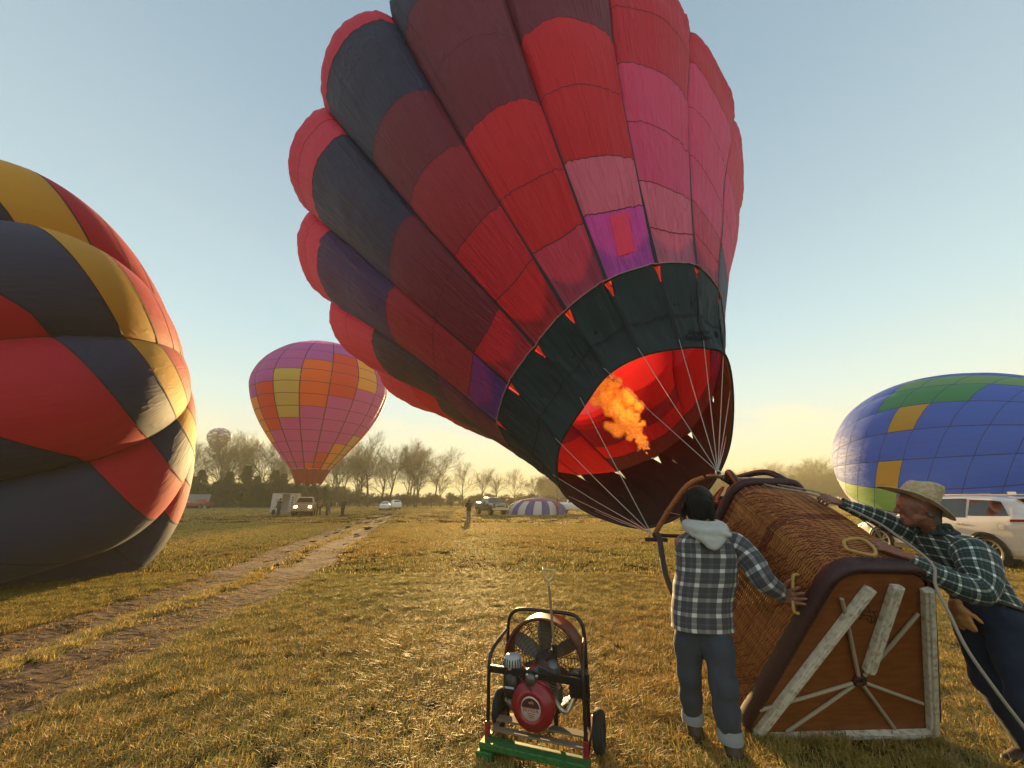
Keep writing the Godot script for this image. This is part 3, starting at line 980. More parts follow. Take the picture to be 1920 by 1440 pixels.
func build_basket() -> void:
	var o := thing("wicker_basket", "tipped orange-brown wicker balloon basket with rounded corners and its floor facing the camera", "basket", BQ)
	o.transform = Transform3D(Basis(BU, BV, -BW), BQ)
	var pl := plan(.02, .0272)
	if pl.size() % 2: pl = plan(.02, 4.0 / 148.0)
	var n := pl.size() - pl.size() % 4
	var nor := []
	for i in pl.size():
		var t: Vector2 = pl[(i + 1) % pl.size()] - pl[(i + pl.size() - 1) % pl.size()]
		nor.append(Vector2(t.y, -t.x).normalized())
	var wick := []
	var cols := [Color(.50, .185, .045), Color(.42, .135, .032), Color(.56, .24, .065), Color(.26, .065, .02)]
	for k in 4:
		var m := mat("cane%d" % k, cols[k], .5)
		m.albedo_texture = tex.mottle; m.uv1_triplanar = true; m.uv1_scale = Vector3(3, 3, 3)
		m.backlight_enabled = true; m.backlight = Color(.35, .16, .05)
		wick.append(m)
	# weft rods, over one stake and under the next
	var weft := []
	for ph in 2:
		for var_ in 2:
			var pts := []
			var r := RandomNumberGenerator.new(); r.seed = ph * 2 + var_
			for i in pl.size() + 1:
				var k := i % pl.size()
				var q: Vector2 = pl[k] + nor[k] * (.0046 * cos(PI * i * .5 + PI * ph))
				pts.append(Vector3(q.x, q.y, sin(i * .8 + var_) * .0006))
			weft.append(tube_mesh(pts, .0049, 5))
	var w := .05; var row := 0
	while w < 1.11:
		var band := (w > .52 and w < .60) or w > 1.03
		var s := 1.0 + .035 * sin(PI * w / 1.12)
		var p := part("weft_rod", weft[(row % 2) * 2 + (row / 2) % 2], wick[3 if band else [0, 0, 1, 0, 2, 0, 0, 1, 2, 0, 0][(row * 5) % 11]], o)
		p.transform = Transform3D(Basis.from_scale(Vector3(s, s, 1)), Vector3(0, -.68 * (s - 1.0), -w))
		w += .0099; row += 1
	var stake := tube_mesh([Vector3(0, 0, -.01), Vector3(0, 0, -.55), Vector3(0, 0, -1.12)], .0058, 5)
	var i2 := 0
	while i2 < pl.size():
		var p := part("stake", stake, wick[(i2 / 2) % 3], o)
		var q: Vector2 = pl[i2]
		p.position = Vector3(q.x, q.y + .012, 0)
		i2 += 2
	# slanting rods worked over the rounded corners
	var rr := RandomNumberGenerator.new(); rr.seed = 12
	for corner in [.785, .695, .955]:
		for k in 34:
			var c0: float = corner + rr.randf_range(-.006, .006) - (.03 if k % 2 else .012); var w0 := .04 + .025 * k * 1.05 + rr.randf_range(-.006, .006); var ln := .15
			if w0 > .88: continue
			var pts := []
			for j in 9:
				var f := j / 8.0
				var kf := (c0 + f * .052) * pl.size()
				var k0 := posmod(int(floor(kf)), pl.size()); var k1 := (k0 + 1) % pl.size()
				var ww := w0 + ln * f
				var s := 1.0 + .035 * sin(PI * ww / 1.12)
				var q: Vector2 = ((pl[k0] as Vector2).lerp(pl[k1], kf - floor(kf)) + nor[k0] * (.0062 + .0035 * sin(j * 2.4 + k))) * s - Vector2(0, .68 * (s - 1.0))
				pts.append(bk(q.x, q.y, ww))
			part("binding_rod", tube_mesh(pts, .0052, 4), wick[3 if k % 3 else 1], o)
	# floor: plywood with leather round its edge
	var ply := mat("floor_board", Color(.235, .075, .018), .55)
	ply.albedo_texture = noise_tex(512, .02, 33, 4, ramp2(Color(.88, .86, .84), Color(1, 1, 1), .2, .8)); ply.uv1_scale = Vector3(.5, 2.0, 1)
	var fp := plan(.045, .06)
	var b := MB.new(); b.smooth = -1
	var top := []; var bot := []
	for q in fp: top.append(bk(q.x, q.y, -.004)); bot.append(bk(q.x, q.y, .02))
	b.cap(top, false); b.grid([bot, top], true)
	var fm := b.done()
	part("floor_board", fm, ply, o)
	ply.uv1_triplanar = true
	var lea := mat("leather", Color(.055, .016, .016), .62)
	lea.albedo_texture = tex.mottle; lea.uv1_triplanar = true; lea.uv1_scale = Vector3(5, 5, 5)
	# leather binding: wraps from the floor over the edge onto the wall
	var outer := plan(0.0, .035); var rows := []
	var inner := plan(.075, 4.3 / outer.size()) 
	var nn := outer.size()
	var prof := [[-.036, -.010], [-.028, -.019], [-.006, -.021], [.010, -.012], [.016, .02], [.017, .075], [.008, .085]]
	for pr in prof:
		var ring := []
		for i in nn:
			var t: Vector2 = outer[(i + 1) % nn] - outer[(i + nn - 1) % nn]
			var no := Vector2(t.y, -t.x).normalized()
			var wob := 1.0 + .10 * fn2.get_noise_2d(i * .9, pr[1] * 30.0)
			var q: Vector2 = outer[i] + no * pr[0] * wob
			ring.append(bk(q.x, q.y, pr[1]))
		rows.append(ring)
	var lb := MB.new(); lb.grid(rows, true)
	part("leather_binding", lb.done(), lea, o)
	var rim := []
	for q in plan(.0, .05): rim.append(bk(q.x, q.y, 1.13 + .004 * sin(q.x * 9.0)))
	rim.append(rim[0]); rim.append(rim[1])
	part("padded_rim", tube_mesh(rim, .042, 8), lea, o)
	# skids and rods under the floor
	var skid := mat("skid_paint", Color(.62, .60, .54), .6)
	skid.albedo_texture = noise_tex(512, .03, 91, 4, ramp2(Color(.80, .76, .70), Color(1, 1, 1), .2, .5)); skid.uv1_triplanar = true; skid.uv1_scale = Vector3(1.1, 1.1, 1.1)
	for s in [[Vector2(-.655, .011), Vector2(-.099, 1.25), .062], [Vector2(.026, .60), Vector2(.066, 1.267), .07], [Vector2(.593, .06), Vector2(.262, 1.244), .062], [Vector2(-.60, .012), Vector2(.585, .052), .045]]:
		var sb := MB.new()
		var a := bk(s[0].x, s[0].y, -.026); var c := bk(s[1].x, s[1].y, -.026)
		sb.beam(a, c, s[2], .042, Vector3(0, 0, 1))
		sb.beam(a + Vector3(0, 0, .022), c + Vector3(0, 0, .022), s[2] * .42, .02, Vector3(0, 0, 1))
		part("skid", sb.done(), skid, o)
	var rod := mat("pale_rod", Color(.36, .30, .23), .7)
	for e in [Vector2(-.255, 1.16), Vector2(.262, 1.05), Vector2(.47, .307), Vector2(.325, .085), Vector2(-.43, .05), Vector2(-.65, .245)]:
		var h := Vector2(-.007, .503); var d2: Vector2 = (e - h).normalized()
		part("brace_rod", tube_mesh([bk(h.x + d2.x * .05, h.y + d2.y * .05, -.016), bk(lerpf(h.x, e.x, .5), lerpf(h.y, e.y, .5), -.018), bk(e.x, e.y, -.015)], .0125, 7), rod, o)
	# laced leather hub where the rods meet
	var hub := []
	for k in 9: hub.append([bk(-.007 + .03 * cos(k * .7), .503 + .03 * sin(k * .7), -.012), bk(-.007 + .034 * cos(k * .7 + .4), .503 + .034 * sin(k * .7 + .4), -.018), .013, .012])
	part("lacing", nets(hub, .006, .012), mat("lacing", Color(.045, .016, .012), .8), o)
	# marker drawing on the board
	var sc := []
	for k in 40: sc.append(bk(-.05 + .05 * cos(k * .42) + .012 * sin(k * 1.7), 1.03 + .05 * sin(k * .33) + .02 * cos(k * 1.1), -.0055))
	part("marker_drawing", tube_mesh(sc, .0022, 4), mat("marker", Color(.02, .008, .008), .8), o)
	# rope handles
	var hm := mat("handle_rope", Color(.42, .27, .08), .75)
	var h1 := [bk(-.13, 1.40, .15), bk(-.11, 1.43, .20), bk(.0, 1.445, .20), bk(.01, 1.44, .12), bk(-.03, 1.43, .06), bk(-.08, 1.43, .06), bk(-.13, 1.40, .15)]
	part("handle", tube_mesh(crom(h1, 40), .011, 7), hm, o)
	var h2 := [bk(-.385, 1.17, .19), bk(-.425, 1.16, .185), bk(-.455, 1.07, .12), bk(-.475, .99, .065), bk(-.43, .985, .05)]
	part("handle", tube_mesh(crom(h2, 26), .011, 7), hm, o)
	# inside: tanks and bags that show over the rim
	var blk := mat("black_vinyl", Color(.012, .012, .014), .45)
	var tb := MB.new()
	tb.lathe(bk(-.16, .86, .35), Vector3(0, 0, -1), [[0, .02], [.01, .15], [.06, .17], [.62, .17], [.70, .14], [.74, .06], [.80, .05], [.80, .0]], 24)
	part("fuel_tank", tb.done(), blk, o)
	for wz in [.72, .86]:
		var rg2 := []
		for k in 25: rg2.append(bk(-.16 + .178 * cos(k * TAU / 24), .86 + .178 * sin(k * TAU / 24), wz))
		part("tank_strap", tube_mesh(rg2, .009, 5), mat("grey_webbing", Color(.20, .20, .21), .7), o)
	part("storage_bag", nets([[bk(-.02, 1.16, 1.0), bk(.02, 1.22, 1.22), .12, .10], [bk(-.1, 1.18, 1.12), bk(.1, 1.24, 1.2), .08, .07]], .022, .06, .012, 12.0), mat("blue_grey_cloth", Color(.20, .23, .26), .8), o)
	part("pouch", nets([[bk(-.50, .98, .98), bk(-.56, .86, .93), .04, .05], [bk(-.53, .80, .92), bk(-.50, .72, .90), .045, .03]], .014, .04), mat("maroon_cloth", Color(.085, .012, .022), .75), o)

# ---------- burner frame, uprights, cables, drop line ----------
const FL := Vector3(1.73, 1.20, -5.0)
const FT := Vector3(2.47, 1.86, -4.62)
const FR := Vector3(3.1, 1.25, -5.0)

func build_rigging() -> void:
	var o := thing("balloon_burner", "black and tan padded burner frame standing off the basket rim on slanting uprights", "burner frame", bkw(0, .7, 1.15))
	var inv := -o.position
	var tan := mat("tan_padding", Color(.33, .125, .03), .55)
	tan.albedo_texture = tex.mottle; tan.uv1_triplanar = true; tan.uv1_scale = Vector3(5, 5, 5)
	var blk := mat("black_padding", Color(.014, .013, .013), .6)
	var red := mat("red_hose", Color(.24, .03, .02), .45)
	var add := func(called, pts, r, m): 
		var q := []
		for p in pts: q.append(p + inv)
		part(called, tube_mesh(crom(q, 22), r, 9), m, o)
	add.call("frame_bar", [FL, FL.lerp(FT, .35) + Vector3(-.10, .06, 0), FL.lerp(FT, .68) + Vector3(-.14, .12, 0), FL.lerp(FT, .82) + Vector3(-.06, .12, 0)], .030, tan)
	add.call("frame_bar", [FL.lerp(FT, .84) + Vector3(-.04, .12, 0), FT + Vector3(-.10, .02, 0), FT], .022, mat("worn_steel", Color(.22, .12, .08), .4, .6))
	add.call("frame_bar", [FT, FT.lerp(FR, .3) + Vector3(.04, .05, 0), FT.lerp(FR, .7) + Vector3(.06, .02, 0), FR], .036, blk)
	add.call("frame_bar", [FL, FL.lerp(FR, .5) + Vector3(0, -.05, -.1), FR], .022, blk)
	add.call("upright", [bkw(-.70, .03, 1.12), bkw(-.70, .10, 1.5), FL + Vector3(.02, -.02, .1), FL], .032, blk)
	add.call("upright", [bkw(-.27, 1.33, 1.12), bkw(-.16, 1.3, 1.5), FT + Vector3(-.02, -.03, .1), FT], .030, blk)
	add.call("upright", [bkw(.24, 1.33, 1.12), bkw(.22, 1.30, 1.5), FT + Vector3(.06, -.02, .08), FT + Vector3(.03, 0, 0)], .030, blk)
	add.call("upright", [bkw(.64, .08, 1.12), bkw(.68, .2, 1.6), FR], .030, blk)
	add.call("fuel_hose", [bkw(-.05, .9, 1.0), bkw(-.12, 1.05, 1.4), FL.lerp(FT, .7) + Vector3(.1, -.08, .12), FL.lerp(FT, .75) + Vector3(.22, .06, 0), FL.lerp(FR, .45) + Vector3(0, .30, .1)], .013, red)
	add.call("fuel_hose", [bkw(.05, .95, 1.0), bkw(.1, 1.2, 1.35), FT + Vector3(.0, -.16, .05), FT + Vector3(.18, -.04, 0), FT + Vector3(.30, -.10, -.1)], .012, blk)
	# burners: two cans that point at the mouth, each with its coil
	var c := (FL + FT + FR) / 3.0 + Vector3(-.04, .04, 0)
	var dir := (Vector3(2.0, 2.6, -5.95) - c).normalized()
	for s in [-.16, .16]:
		var bb := MB.new()
		bb.lathe(c + Vector3(s, 0, 0) - dir * .22 + inv, dir, [[0, .0], [0, .06], [.08, .075], [.10, .11], [.36, .115], [.36, .105], [.15, .09], [.15, .0]], 20)
		part("burner_can", bb.done(), mat("scorched_steel", Color(.035, .032, .033), .45, .6), o)
		var coil := []
		for k in 90: coil.append(c + Vector3(s, 0, 0) + dir * (-.04 + k * .0018) + inv + (dir.cross(Vector3.UP).normalized() * cos(k * .42) + dir.cross(dir.cross(Vector3.UP)).normalized() * sin(k * .42)) * .125)
		part("coil", tube_mesh(coil, .008, 5), mats["scorched_steel"], o)
	part("valve_block", nets([[c - dir * .25 + inv + Vector3(-.16, 0, 0), c - dir * .25 + inv + Vector3(.16, 0, 0), .05, .05], [c - dir * .25 + inv, c - dir * .38 + inv, .06, .04]], .014, .03), mats["scorched_steel"], o)
	var clamp_b := MB.new()
	clamp_b.beam(FL + inv + Vector3(-.13, -.045, .05), FL + inv + Vector3(.13, -.05, .05), .045, .045)
	part("clamp", clamp_b.done(), blk, o)
	# cables from the frame corners up to the mouth's load tapes
	var wire := mat("steel_cable", Color(.34, .33, .31), .4, .3)
	var env := get_node("hot_air_balloon")
	for cl in [[FT + Vector3(-.02, .07, -.06), [4, 5, 6, 7, 8, 9, 3]], [FL + Vector3(-.02, .02, -.05), [0, 15, 14, 13, 1, 2]], [FR, [10, 11, 12]]]:
		for k in cl[1]:
			var e := skirt_at(k + .001, .12)
			part("cable", tube_mesh([cl[0], (cl[0] as Vector3).lerp(e, .5) + Vector3(0, -.015, 0), e], .0058, 5), wire, env)
	for cp in [FT + Vector3(-.02, .07, -.06), FL + Vector3(-.02, .02, -.05), FR]:
		var kp := []
		for k in 15: kp.append(cp + inv + Vector3(.03 * cos(k * TAU / 14), .045 * sin(k * TAU / 14) - .03, .012 * sin(k * 1.1)))
		part("karabiner", tube_mesh(kp, .009, 6), mat("bright_steel", Color(.5, .5, .48), .3, .8), o)
	for s in [[FT, bkw(-.15, 1.40, 1.15)], [FT + Vector3(.09, 0, -.02), bkw(.10, 1.40, 1.14)]]:
		part("webbing_strap", tube_mesh([s[0] + inv, (s[0] + s[1]) * .5 + inv, s[1] + inv], .013, 4), mat("grey_strap", Color(.36, .36, .35), .7), o)
	# drop line over the basket
	var rp := [FT + Vector3(.03, .03, 0), bkw(-.09, 1.43, .96), bkw(.17, 1.44, .77), bkw(.31, 1.43, .45), bkw(.31, 1.425, .26), bkw(.295, 1.42, .10), bkw(.27, 1.40, -.02), Vector3(2.585, 1.10, -2.60), Vector3(2.56, .96, -2.54), Vector3(2.55, .80, -2.49), Vector3(2.61, .60, -2.45), Vector3(2.68, .42, -2.42), Vector3(2.80, .05, -2.36), Vector3(2.95, .03, -2.2)]
	var line := solo("drop_line", tube_mesh(crom(rp, 130), .0088, 7), mat("pale_rope", Color(.30, .265, .21), .85))
	tag(line, "pale rope running over the basket and down past the man in the straw hat", "rope")
	var rp2 := [FT + Vector3(.05, .0, 0), bkw(.05, 1.425, .97), bkw(.27, 1.42, .80), bkw(.42, 1.30, .50)]
	tag(solo("handling_line", tube_mesh(crom(rp2, 50), .007, 6), mats["pale_rope"]), "thin pale line from the burner frame along the far side of the basket top", "rope")

# ---------- inflation fan ----------
func build_fan() -> void:
	var o := thing("inflation_fan", "engine driven inflation fan in a black tube frame with red motor on a green beam", "fan", Vector3(.205, 0.015, -3.20), deg_to_rad(-20))
	o.scale = Vector3.ONE * .96
	var blk := mat("fan_frame_paint", Color(.012, .011, .011), .35)
	var red := mat("fan_red", Color(.23, .008, .016), .42)
	red.clearcoat_enabled = true; red.clearcoat = .2; red.clearcoat_roughness = .2
	var rust := mat("shroud_red", Color(.085, .016, .012), .5)
	var grey := mat("cast_alloy", Color(.12, .12, .12), .4, .6)
	var fc := Vector3(.0, .47, -.15)         # fan centre
	var sb := MB.new()
	sb.lathe(fc + Vector3(0, 0, -.1), Vector3(0, 0, 1), [[0, .292], [.0, .305], [.02, .30], [.18, .30], [.20, .312], [.205, .295], [.19, .285], [.02, .285], [0, .292]], 48)
	part("shroud", sb.done(), rust, o)
	for side in [-.10, .105]:
		var gm := MB.new()
		for k in 9: 
			var rr := .075 + k * .0255; var ring := []
			for i in 49: ring.append(fc + Vector3(cos(TAU * i / 48) * rr, sin(TAU * i / 48) * rr, side + .012 * (1.0 - rr / .29)))
			gm.tube(ring, .0021, 4, false)
		for k in 16:
			var a := TAU * k / 16
			gm.tube([fc + Vector3(cos(a) * .07, sin(a) * .07, side + .014), fc + Vector3(cos(a) * .29, sin(a) * .29, side)], .0028, 4, false)
		var g := part("wire_guard", gm.done(), mat("guard_wire", Color(.05, .045, .04), .4, .5), o)
	for k in 6:
		var a := TAU * k / 6 + .55
		var f := func(u, v) -> Vector3:
			var r := lerpf(.06, .275, v); var tw := lerpf(.75, .38, v); var ww: float = (u - .5) * lerpf(.075, .115, sin(v * PI * .8 + .3))
			var t := Vector3(-sin(a), cos(a), 0); var rd := Vector3(cos(a), sin(a), 0)
			return fc + rd * r + t * ww * cos(tw) + Vector3(0, 0, 1) * (ww * sin(tw) + .008 * cos((u - .5) * PI))
		part("blade", grid_mesh(6, 8, f), mat("fan_blade", Color(.10, .085, .075), .4), o)
	var hb := MB.new()
	hb.lathe(fc + Vector3(0, 0, -.05), Vector3(0, 0, 1), [[0, .0], [0, .06], [.03, .075], [.09, .075], [.11, .05], [.16, .03], [.30, .026], [.30, 0]], 24)
	part("hub", hb.done(), grey, o)
	# frame: rear hoop, side rails, cross bars, feet
	var fr := func(called, pts, r := .0135, n := 26): part(called, tube_mesh(crom(pts, n), r, 8), blk, o)
	fr.call("hoop", [Vector3(-.305, .06, -.12), Vector3(-.305, .45, -.12), Vector3(-.30, .70, -.12), Vector3(-.255, .785, -.12), Vector3(-.17, .81, -.12), Vector3(0, .812, -.12), Vector3(.19, .81, -.12), Vector3(.27, .785, -.12), Vector3(.31, .70, -.12), Vector3(.315, .45, -.12), Vector3(.315, .06, -.12)], .0145, 60)
	for s in [-1.0, 1.0]:
		fr.call("side_rail", [Vector3(.345 * s, .03, .17), Vector3(.345 * s, .3, .17), Vector3(.345 * s, .50, .165), Vector3(.340 * s, .575, .13), Vector3(.325 * s, .62, .03), Vector3(.312 * s, .655, -.11)], .0135, 30)
		fr.call("foot_rail", [Vector3(.345 * s, .055, .18), Vector3(.335 * s, .075, .0), Vector3(.315 * s, .09, -.30)], .013, 8)
		var tb := MB.new(); tb.box(Vector3(.345 * s, .10, .178), Vector3(.032, .13, .03))
		part("foot_bracket", tb.done(), red, o)
		var pb := MB.new(); pb.beam(Vector3(.33 * s, .085, .17), Vector3(.315 * s, .11, -.25), .03, .012)
		part("rail_plate", pb.done(), mat("bare_alloy", Color(.42, .36, .27), .3, .7), o)
	var cb := MB.new(); cb.beam(Vector3(-.345, .475, .155), Vector3(.345, .475, .155), .022, .045)
	part("cross_bar", cb.done(), blk, o)
	var cb2 := MB.new(); cb2.beam(Vector3(-.33, .12, .02), Vector3(.33, .12, .02), .07, .012); cb2.beam(Vector3(-.33, .105, .13), Vector3(.33, .105, .13), .05, .012)
	part("engine_tray", cb2.done(), mat("weathered_wood", Color(.17, .13, .09), .8), o)
	var bx := MB.new(); bx.box(Vector3(.295, .43, .06), Vector3(.14, .15, .10), Basis(Vector3.UP, .2))
	part("battery_box", bx.done(), blk, o)
	fr.call("centre_post", [Vector3(.10, .10, -.02), Vector3(.105, .5, -.02), Vector3(.10, .62, -.02)], .017, 8)
	# the tall steering pole with its D grip
	part("pole", tube_mesh([Vector3(.105, .58, -.02), Vector3(.092, .82, .0), Vector3(.08, 1.02, .01)], .0105, 8), mat("pole_wood", Color(.24, .18, .10), .5), o)
	var grip := [Vector3(.08, 1.01, .01), Vector3(.078, 1.05, .01), Vector3(.045, 1.085, .012), Vector3(.035, 1.12, .013), Vector3(.042, 1.133, .013), Vector3(.118, 1.133, .013), Vector3(.125, 1.12, .013), Vector3(.118, 1.085, .012), Vector3(.082, 1.05, .01)]
	var pal := mat("grip_plastic", Color(.55, .42, .20), .25)
	part("d_grip", tube_mesh(crom(grip, 50), .0095, 8), pal, o)
	# engine
	var ec := Vector3(-.02, .29, .12)
	var eb := MB.new()
	eb.lathe(ec + Vector3(0, 0, -.03), Vector3(0, 0, 1), [[-.06, .0], [-.06, .13], [-.02, .152], [.05, .155], [.08, .145], [.085, .118], [.105, .11], [.112, .095], [.112, .075], [.104, .072], [.104, .0]], 36)
	part("recoil_housing", eb.done(), red, o)
	part("blower_housing", nets([[ec + Vector3(-.06, .08, -.06), ec + Vector3(-.13, .13, -.08), .09, .06], [ec + Vector3(.06, .09, -.06), ec + Vector3(.10, .10, -.08), .09, .07], [ec + Vector3(0, .11, -.05), ec + Vector3(0, .16, -.08), .09, .05]], .012, .05), red, o)
	var pts := []
	for k in 13: pts.append(ec + Vector3(-.13 + k * .024, .17 - pow(k / 12.0, 1.6) * .22, .025 + .05 * sin(k * .26)))
	part("throttle_cable", tube_mesh(pts, .006, 6), blk, o)
	part("crankcase", nets([[ec + Vector3(-.07, -.05, -.12), ec + Vector3(.08, .02, -.14), .11, .10], [ec + Vector3(.10, .12, -.10), ec + Vector3(.12, .2, -.10), .06, .05]], .014, .03), grey, o)
	var cyl := MB.new()
	for k in 7: cyl.box(ec + Vector3(.10, .10 + k * .018, -.06), Vector3(.14, .008, .12), Basis(Vector3.BACK, -.3))
	part("cylinder_fins", cyl.done(), grey, o)
	# air cleaner, left, with a pale ribbed cap
	var ac := Vector3(-.185, .40, .10)
	var ab := MB.new(); ab.lathe(ac, Vector3.UP, [[-.09, .0], [-.09, .06], [-.05, .07], [.06, .068], [.075, .05], [.08, .0]], 24)
	part("air_cleaner", ab.done(), blk, o)
	var cap_ := MB.new(); cap_.lathe(ac + Vector3(0, .085, 0), Vector3.UP, [[0, .06], [.0, .068], [.055, .064], [.075, .052], [.082, .03], [.082, .0]], 26)
	part("filter_cap", cap_.done(), mat("pale_plastic", Color(.36, .38, .40), .35), o)
	for k in 9:
		var a := -PI * .1 - PI * .8 * k / 8.0
		var rb := MB.new(); rb.beam(ac + Vector3(cos(a) * .067, .10, -sin(a) * .067), ac + Vector3(cos(a) * .063, .145, -sin(a) * .063), .006, .006, Vector3(cos(a), 0, -sin(a)))
		part("cap_slot", rb.done(), blk, o)
	var lb := MB.new(); lb.box(ac + Vector3(0, -.02, .071), Vector3(.07, .012, .004))
	part("cleaner_label", lb.done(), mat("pale_blue_print", Color(.32, .42, .52), .5), o)
	part("carburettor", nets([[ec + Vector3(-.17, .02, -.02), ec + Vector3(-.12, .03, -.03), .035, .03], [ec + Vector3(-.17, -.02, .0), ec + Vector3(-.18, .06, -.01), .02, .02], [ec + Vector3(-.2, .0, .02), ec + Vector3(-.15, -.05, .0), .014, .02]], .007, .01), grey, o)
	var knob := MB.new(); knob.lathe(ec + Vector3(-.005, .16, .02), Vector3(0, 0, 1), [[0, .0], [0, .035], [.03, .038], [.045, .03], [.045, 0]], 18)
	part("fuel_cap", knob.done(), grey, o)
	for bx2 in [Vector3(-.05, .475, .172), Vector3(.02, .475, .172)]:
		var bt := MB.new(); bt.lathe(bx2, Vector3(0, 0, 1), [[0, .011], [.008, .011], [.010, .004], [.010, 0]], 8)
		part("bolt", bt.done(), mats["bright_steel"], o)
	# round label with the maker's word
	var dk := MB.new(); dk.lathe(ec + Vector3(0, 0, .0745), Vector3(0, 0, 1), [[0, .072], [.004, .070], [.0045, 0]], 40)
	part("label_disc", dk.done(), mat("label_silver", Color(.52, .50, .47), .35, .2), o)
	var hd := MB.new(); hd.smooth = -1
	var arc := []
	for k in 21: arc.append(ec + Vector3(cos(PI * k / 20) * .064, .006 + sin(PI * k / 20) * .056, .0805))
	hd.cap(arc); part("label_band", hd.done(), mat("label_dark", Color(.05, .012, .012), .5), o)
	var sf := SystemFont.new(); sf.font_names = PackedStringArray(["Droid Serif"]); sf.font_weight = 700
	for tx in [["HONDA", 14, .0021, Vector3(0, -.008, .0800), "label_red", Color(.30, .015, .015)], ["5.5", 12, .0022, Vector3(0, .030, .0815), "label_gold", Color(.40, .16, .10)]]:
		if tx[0] == "5.5": continue
		var t := TextMesh.new(); t.text = tx[0]; t.font = sf; t.font_size = tx[1]; t.pixel_size = tx[2]; t.depth = .0015
		var q := part("lettering", t, mat(tx[4], tx[5], .5), o); q.position = ec + tx[3]
	var wing := []
	for k in 3: wing.append([ec + Vector3(-.012 + k * .010, .034, .081), ec + Vector3(-.002 + k * .010, .040 - absf(k - 1) * .006, .081), .004, .006])
	part("label_emblem", nets(wing, .002, .004), mat("label_copper", Color(.34, .12, .08), .5), o)
	for k in 3:
		var pr := MB.new(); pr.box(ec + Vector3(.004, -.026 - k * .011, .0795), Vector3(.055 - k * .012, .004, .002))
		part("label_line", pr.done(), mats["label_red"], o)
	# wheels and the green beam
	for wx in [[.40, -.05], [-.36, -.12]]:
		var wb := MB.new(); wb.lathe(Vector3(wx[0] - .035, .125, wx[1]), Vector3(1, 0, 0), [[0, .06], [.0, .11], [.012, .125], [.05, .125], [.065, .11], [.065, .06], [.05, .055], [.05, 0]], 30)
		part("wheel", wb.done(), mat("black_rubber", Color(.014, .014, .014), .8), o)
	var grn := mat("green_paint", Color(.022, .15, .03), .6)
	grn.albedo_texture = noise_tex(512, .03, 55, 5, ramp2(Color(.55, .6, .5), Color(1, 1, 1), .2, .7)); grn.uv1_triplanar = true; grn.uv1_scale = Vector3(1.2, 9, 9)
	var gb := MB.new(); gb.box(Vector3(.0, .058, .215), Vector3(.745, .04, .10), Basis(), .006)
	part("beam", gb.done(), grn, o)
	for s in [-1.0, 1.0]:
		var gf := MB.new(); gf.box(Vector3(.33 * s, .012, .235), Vector3(.11, .05, .10), Basis(), .006)
		part("beam_foot", gf.done(), grn, o)
	part("exhaust_pipe", tube_mesh(crom([ec + Vector3(.12, .05, -.05), ec + Vector3(.19, .0, .0), ec + Vector3(.23, -.02, -.02), ec + Vector3(.27, .05, -.06)], 16), .017, 8), mats["bare_alloy"], o)
# ---------- people ----------
# rings of cloth: centres C, side vectors S, front vectors F (already scaled); outside is right-handed
func loft(C: Array, S: Array, F: Array, n: int, seg: int, wr := .007, wf := 9.0, ex := 2.0, cap0 := false, cap1 := false) -> ArrayMesh:
	var c := crom(C, n); var s := crom(S, n); var f := crom(F, n)
	var per := 0.0
	for i in n: per += PI * (s[i].length() + f[i].length()) / n
	var P := PackedVector3Array(); var N := PackedVector3Array(); var U := PackedVector2Array(); var I := PackedInt32Array()
	var v := 0.0; var w := seg + 1
	for i in n:
		if i > 0: v += (c[i] as Vector3).distance_to(c[i - 1])
		for k in w:
			var a := TAU * (k % seg) / seg
			var ca := cos(a); var sa := sin(a)
			var q: Vector3 = s[i] * signf(ca) * pow(absf(ca), 2.0 / ex) + f[i] * signf(sa) * pow(absf(sa), 2.0 / ex)
			var p: Vector3 = c[i] + q
			var fade := clampf(minf(i, n - 1 - i) / 2.0, .25, 1)
			var d := (fn1.get_noise_3d(p.x * wf * 2.0, p.y * wf * 3.4, p.z * wf * 2.0) * 1.0 + fn2.get_noise_3d(p.x * wf, p.y * wf * 1.3, p.z * wf) * .6) * wr * fade
			P.append(p + q.normalized() * d); U.append(Vector2(per * k / seg, v))
	for i in n:
		for k in w:
			var l := P[i * w + (k + seg - 1) % seg]; var r := P[i * w + (k + 1) % seg]
			var d := P[maxi(i - 1, 0) * w + k]; var u := P[mini(i + 1, n - 1) * w + k]
			var nn := (r - l).cross(u - d).normalized()
			if nn.dot(P[i * w + k] - c[i]) < 0: nn = -nn
			N.append(nn)
	var mid_ := n / 2
	var flip: bool = (s[mid_] as Vector3).cross(f[mid_]).dot(c[mid_ + 1] - c[mid_]) < 0
	for i in n - 1:
		for k in seg:
			var a := i * w + k
			if flip: I.append_array([a, a + 1, a + w + 1, a, a + w + 1, a + w])
			else: I.append_array([a, a + w + 1, a + 1, a, a + w, a + w + 1])
	for e in [[cap0, 0], [cap1, n - 1]]:
		if not e[0]: continue
		var ci := P.size(); P.append(c[e[1]]); N.append((c[e[1]] - c[1 if e[1] == 0 else n - 2]).normalized()); U.append(Vector2(0, v * .5))
		for k in seg: I.append_array([ci, e[1] * w + k, e[1] * w + k + 1])
	return arr_mesh(P, N, U, I)

func limb(pts: Array, rad: Array, n: int, seg: int, ref: Vector3, wr := .007, wf := 9.0) -> ArrayMesh:
	var S := []; var F := []
	for i in pts.size():
		var t: Vector3 = (pts[mini(i + 1, pts.size() - 1)] - pts[maxi(i - 1, 0)]).normalized()
		var s := t.cross(ref).normalized(); var f := s.cross(t)
		S.append(s * rad[i]); F.append(f * rad[i])
	return loft(pts, S, F, n, seg, wr, wf)

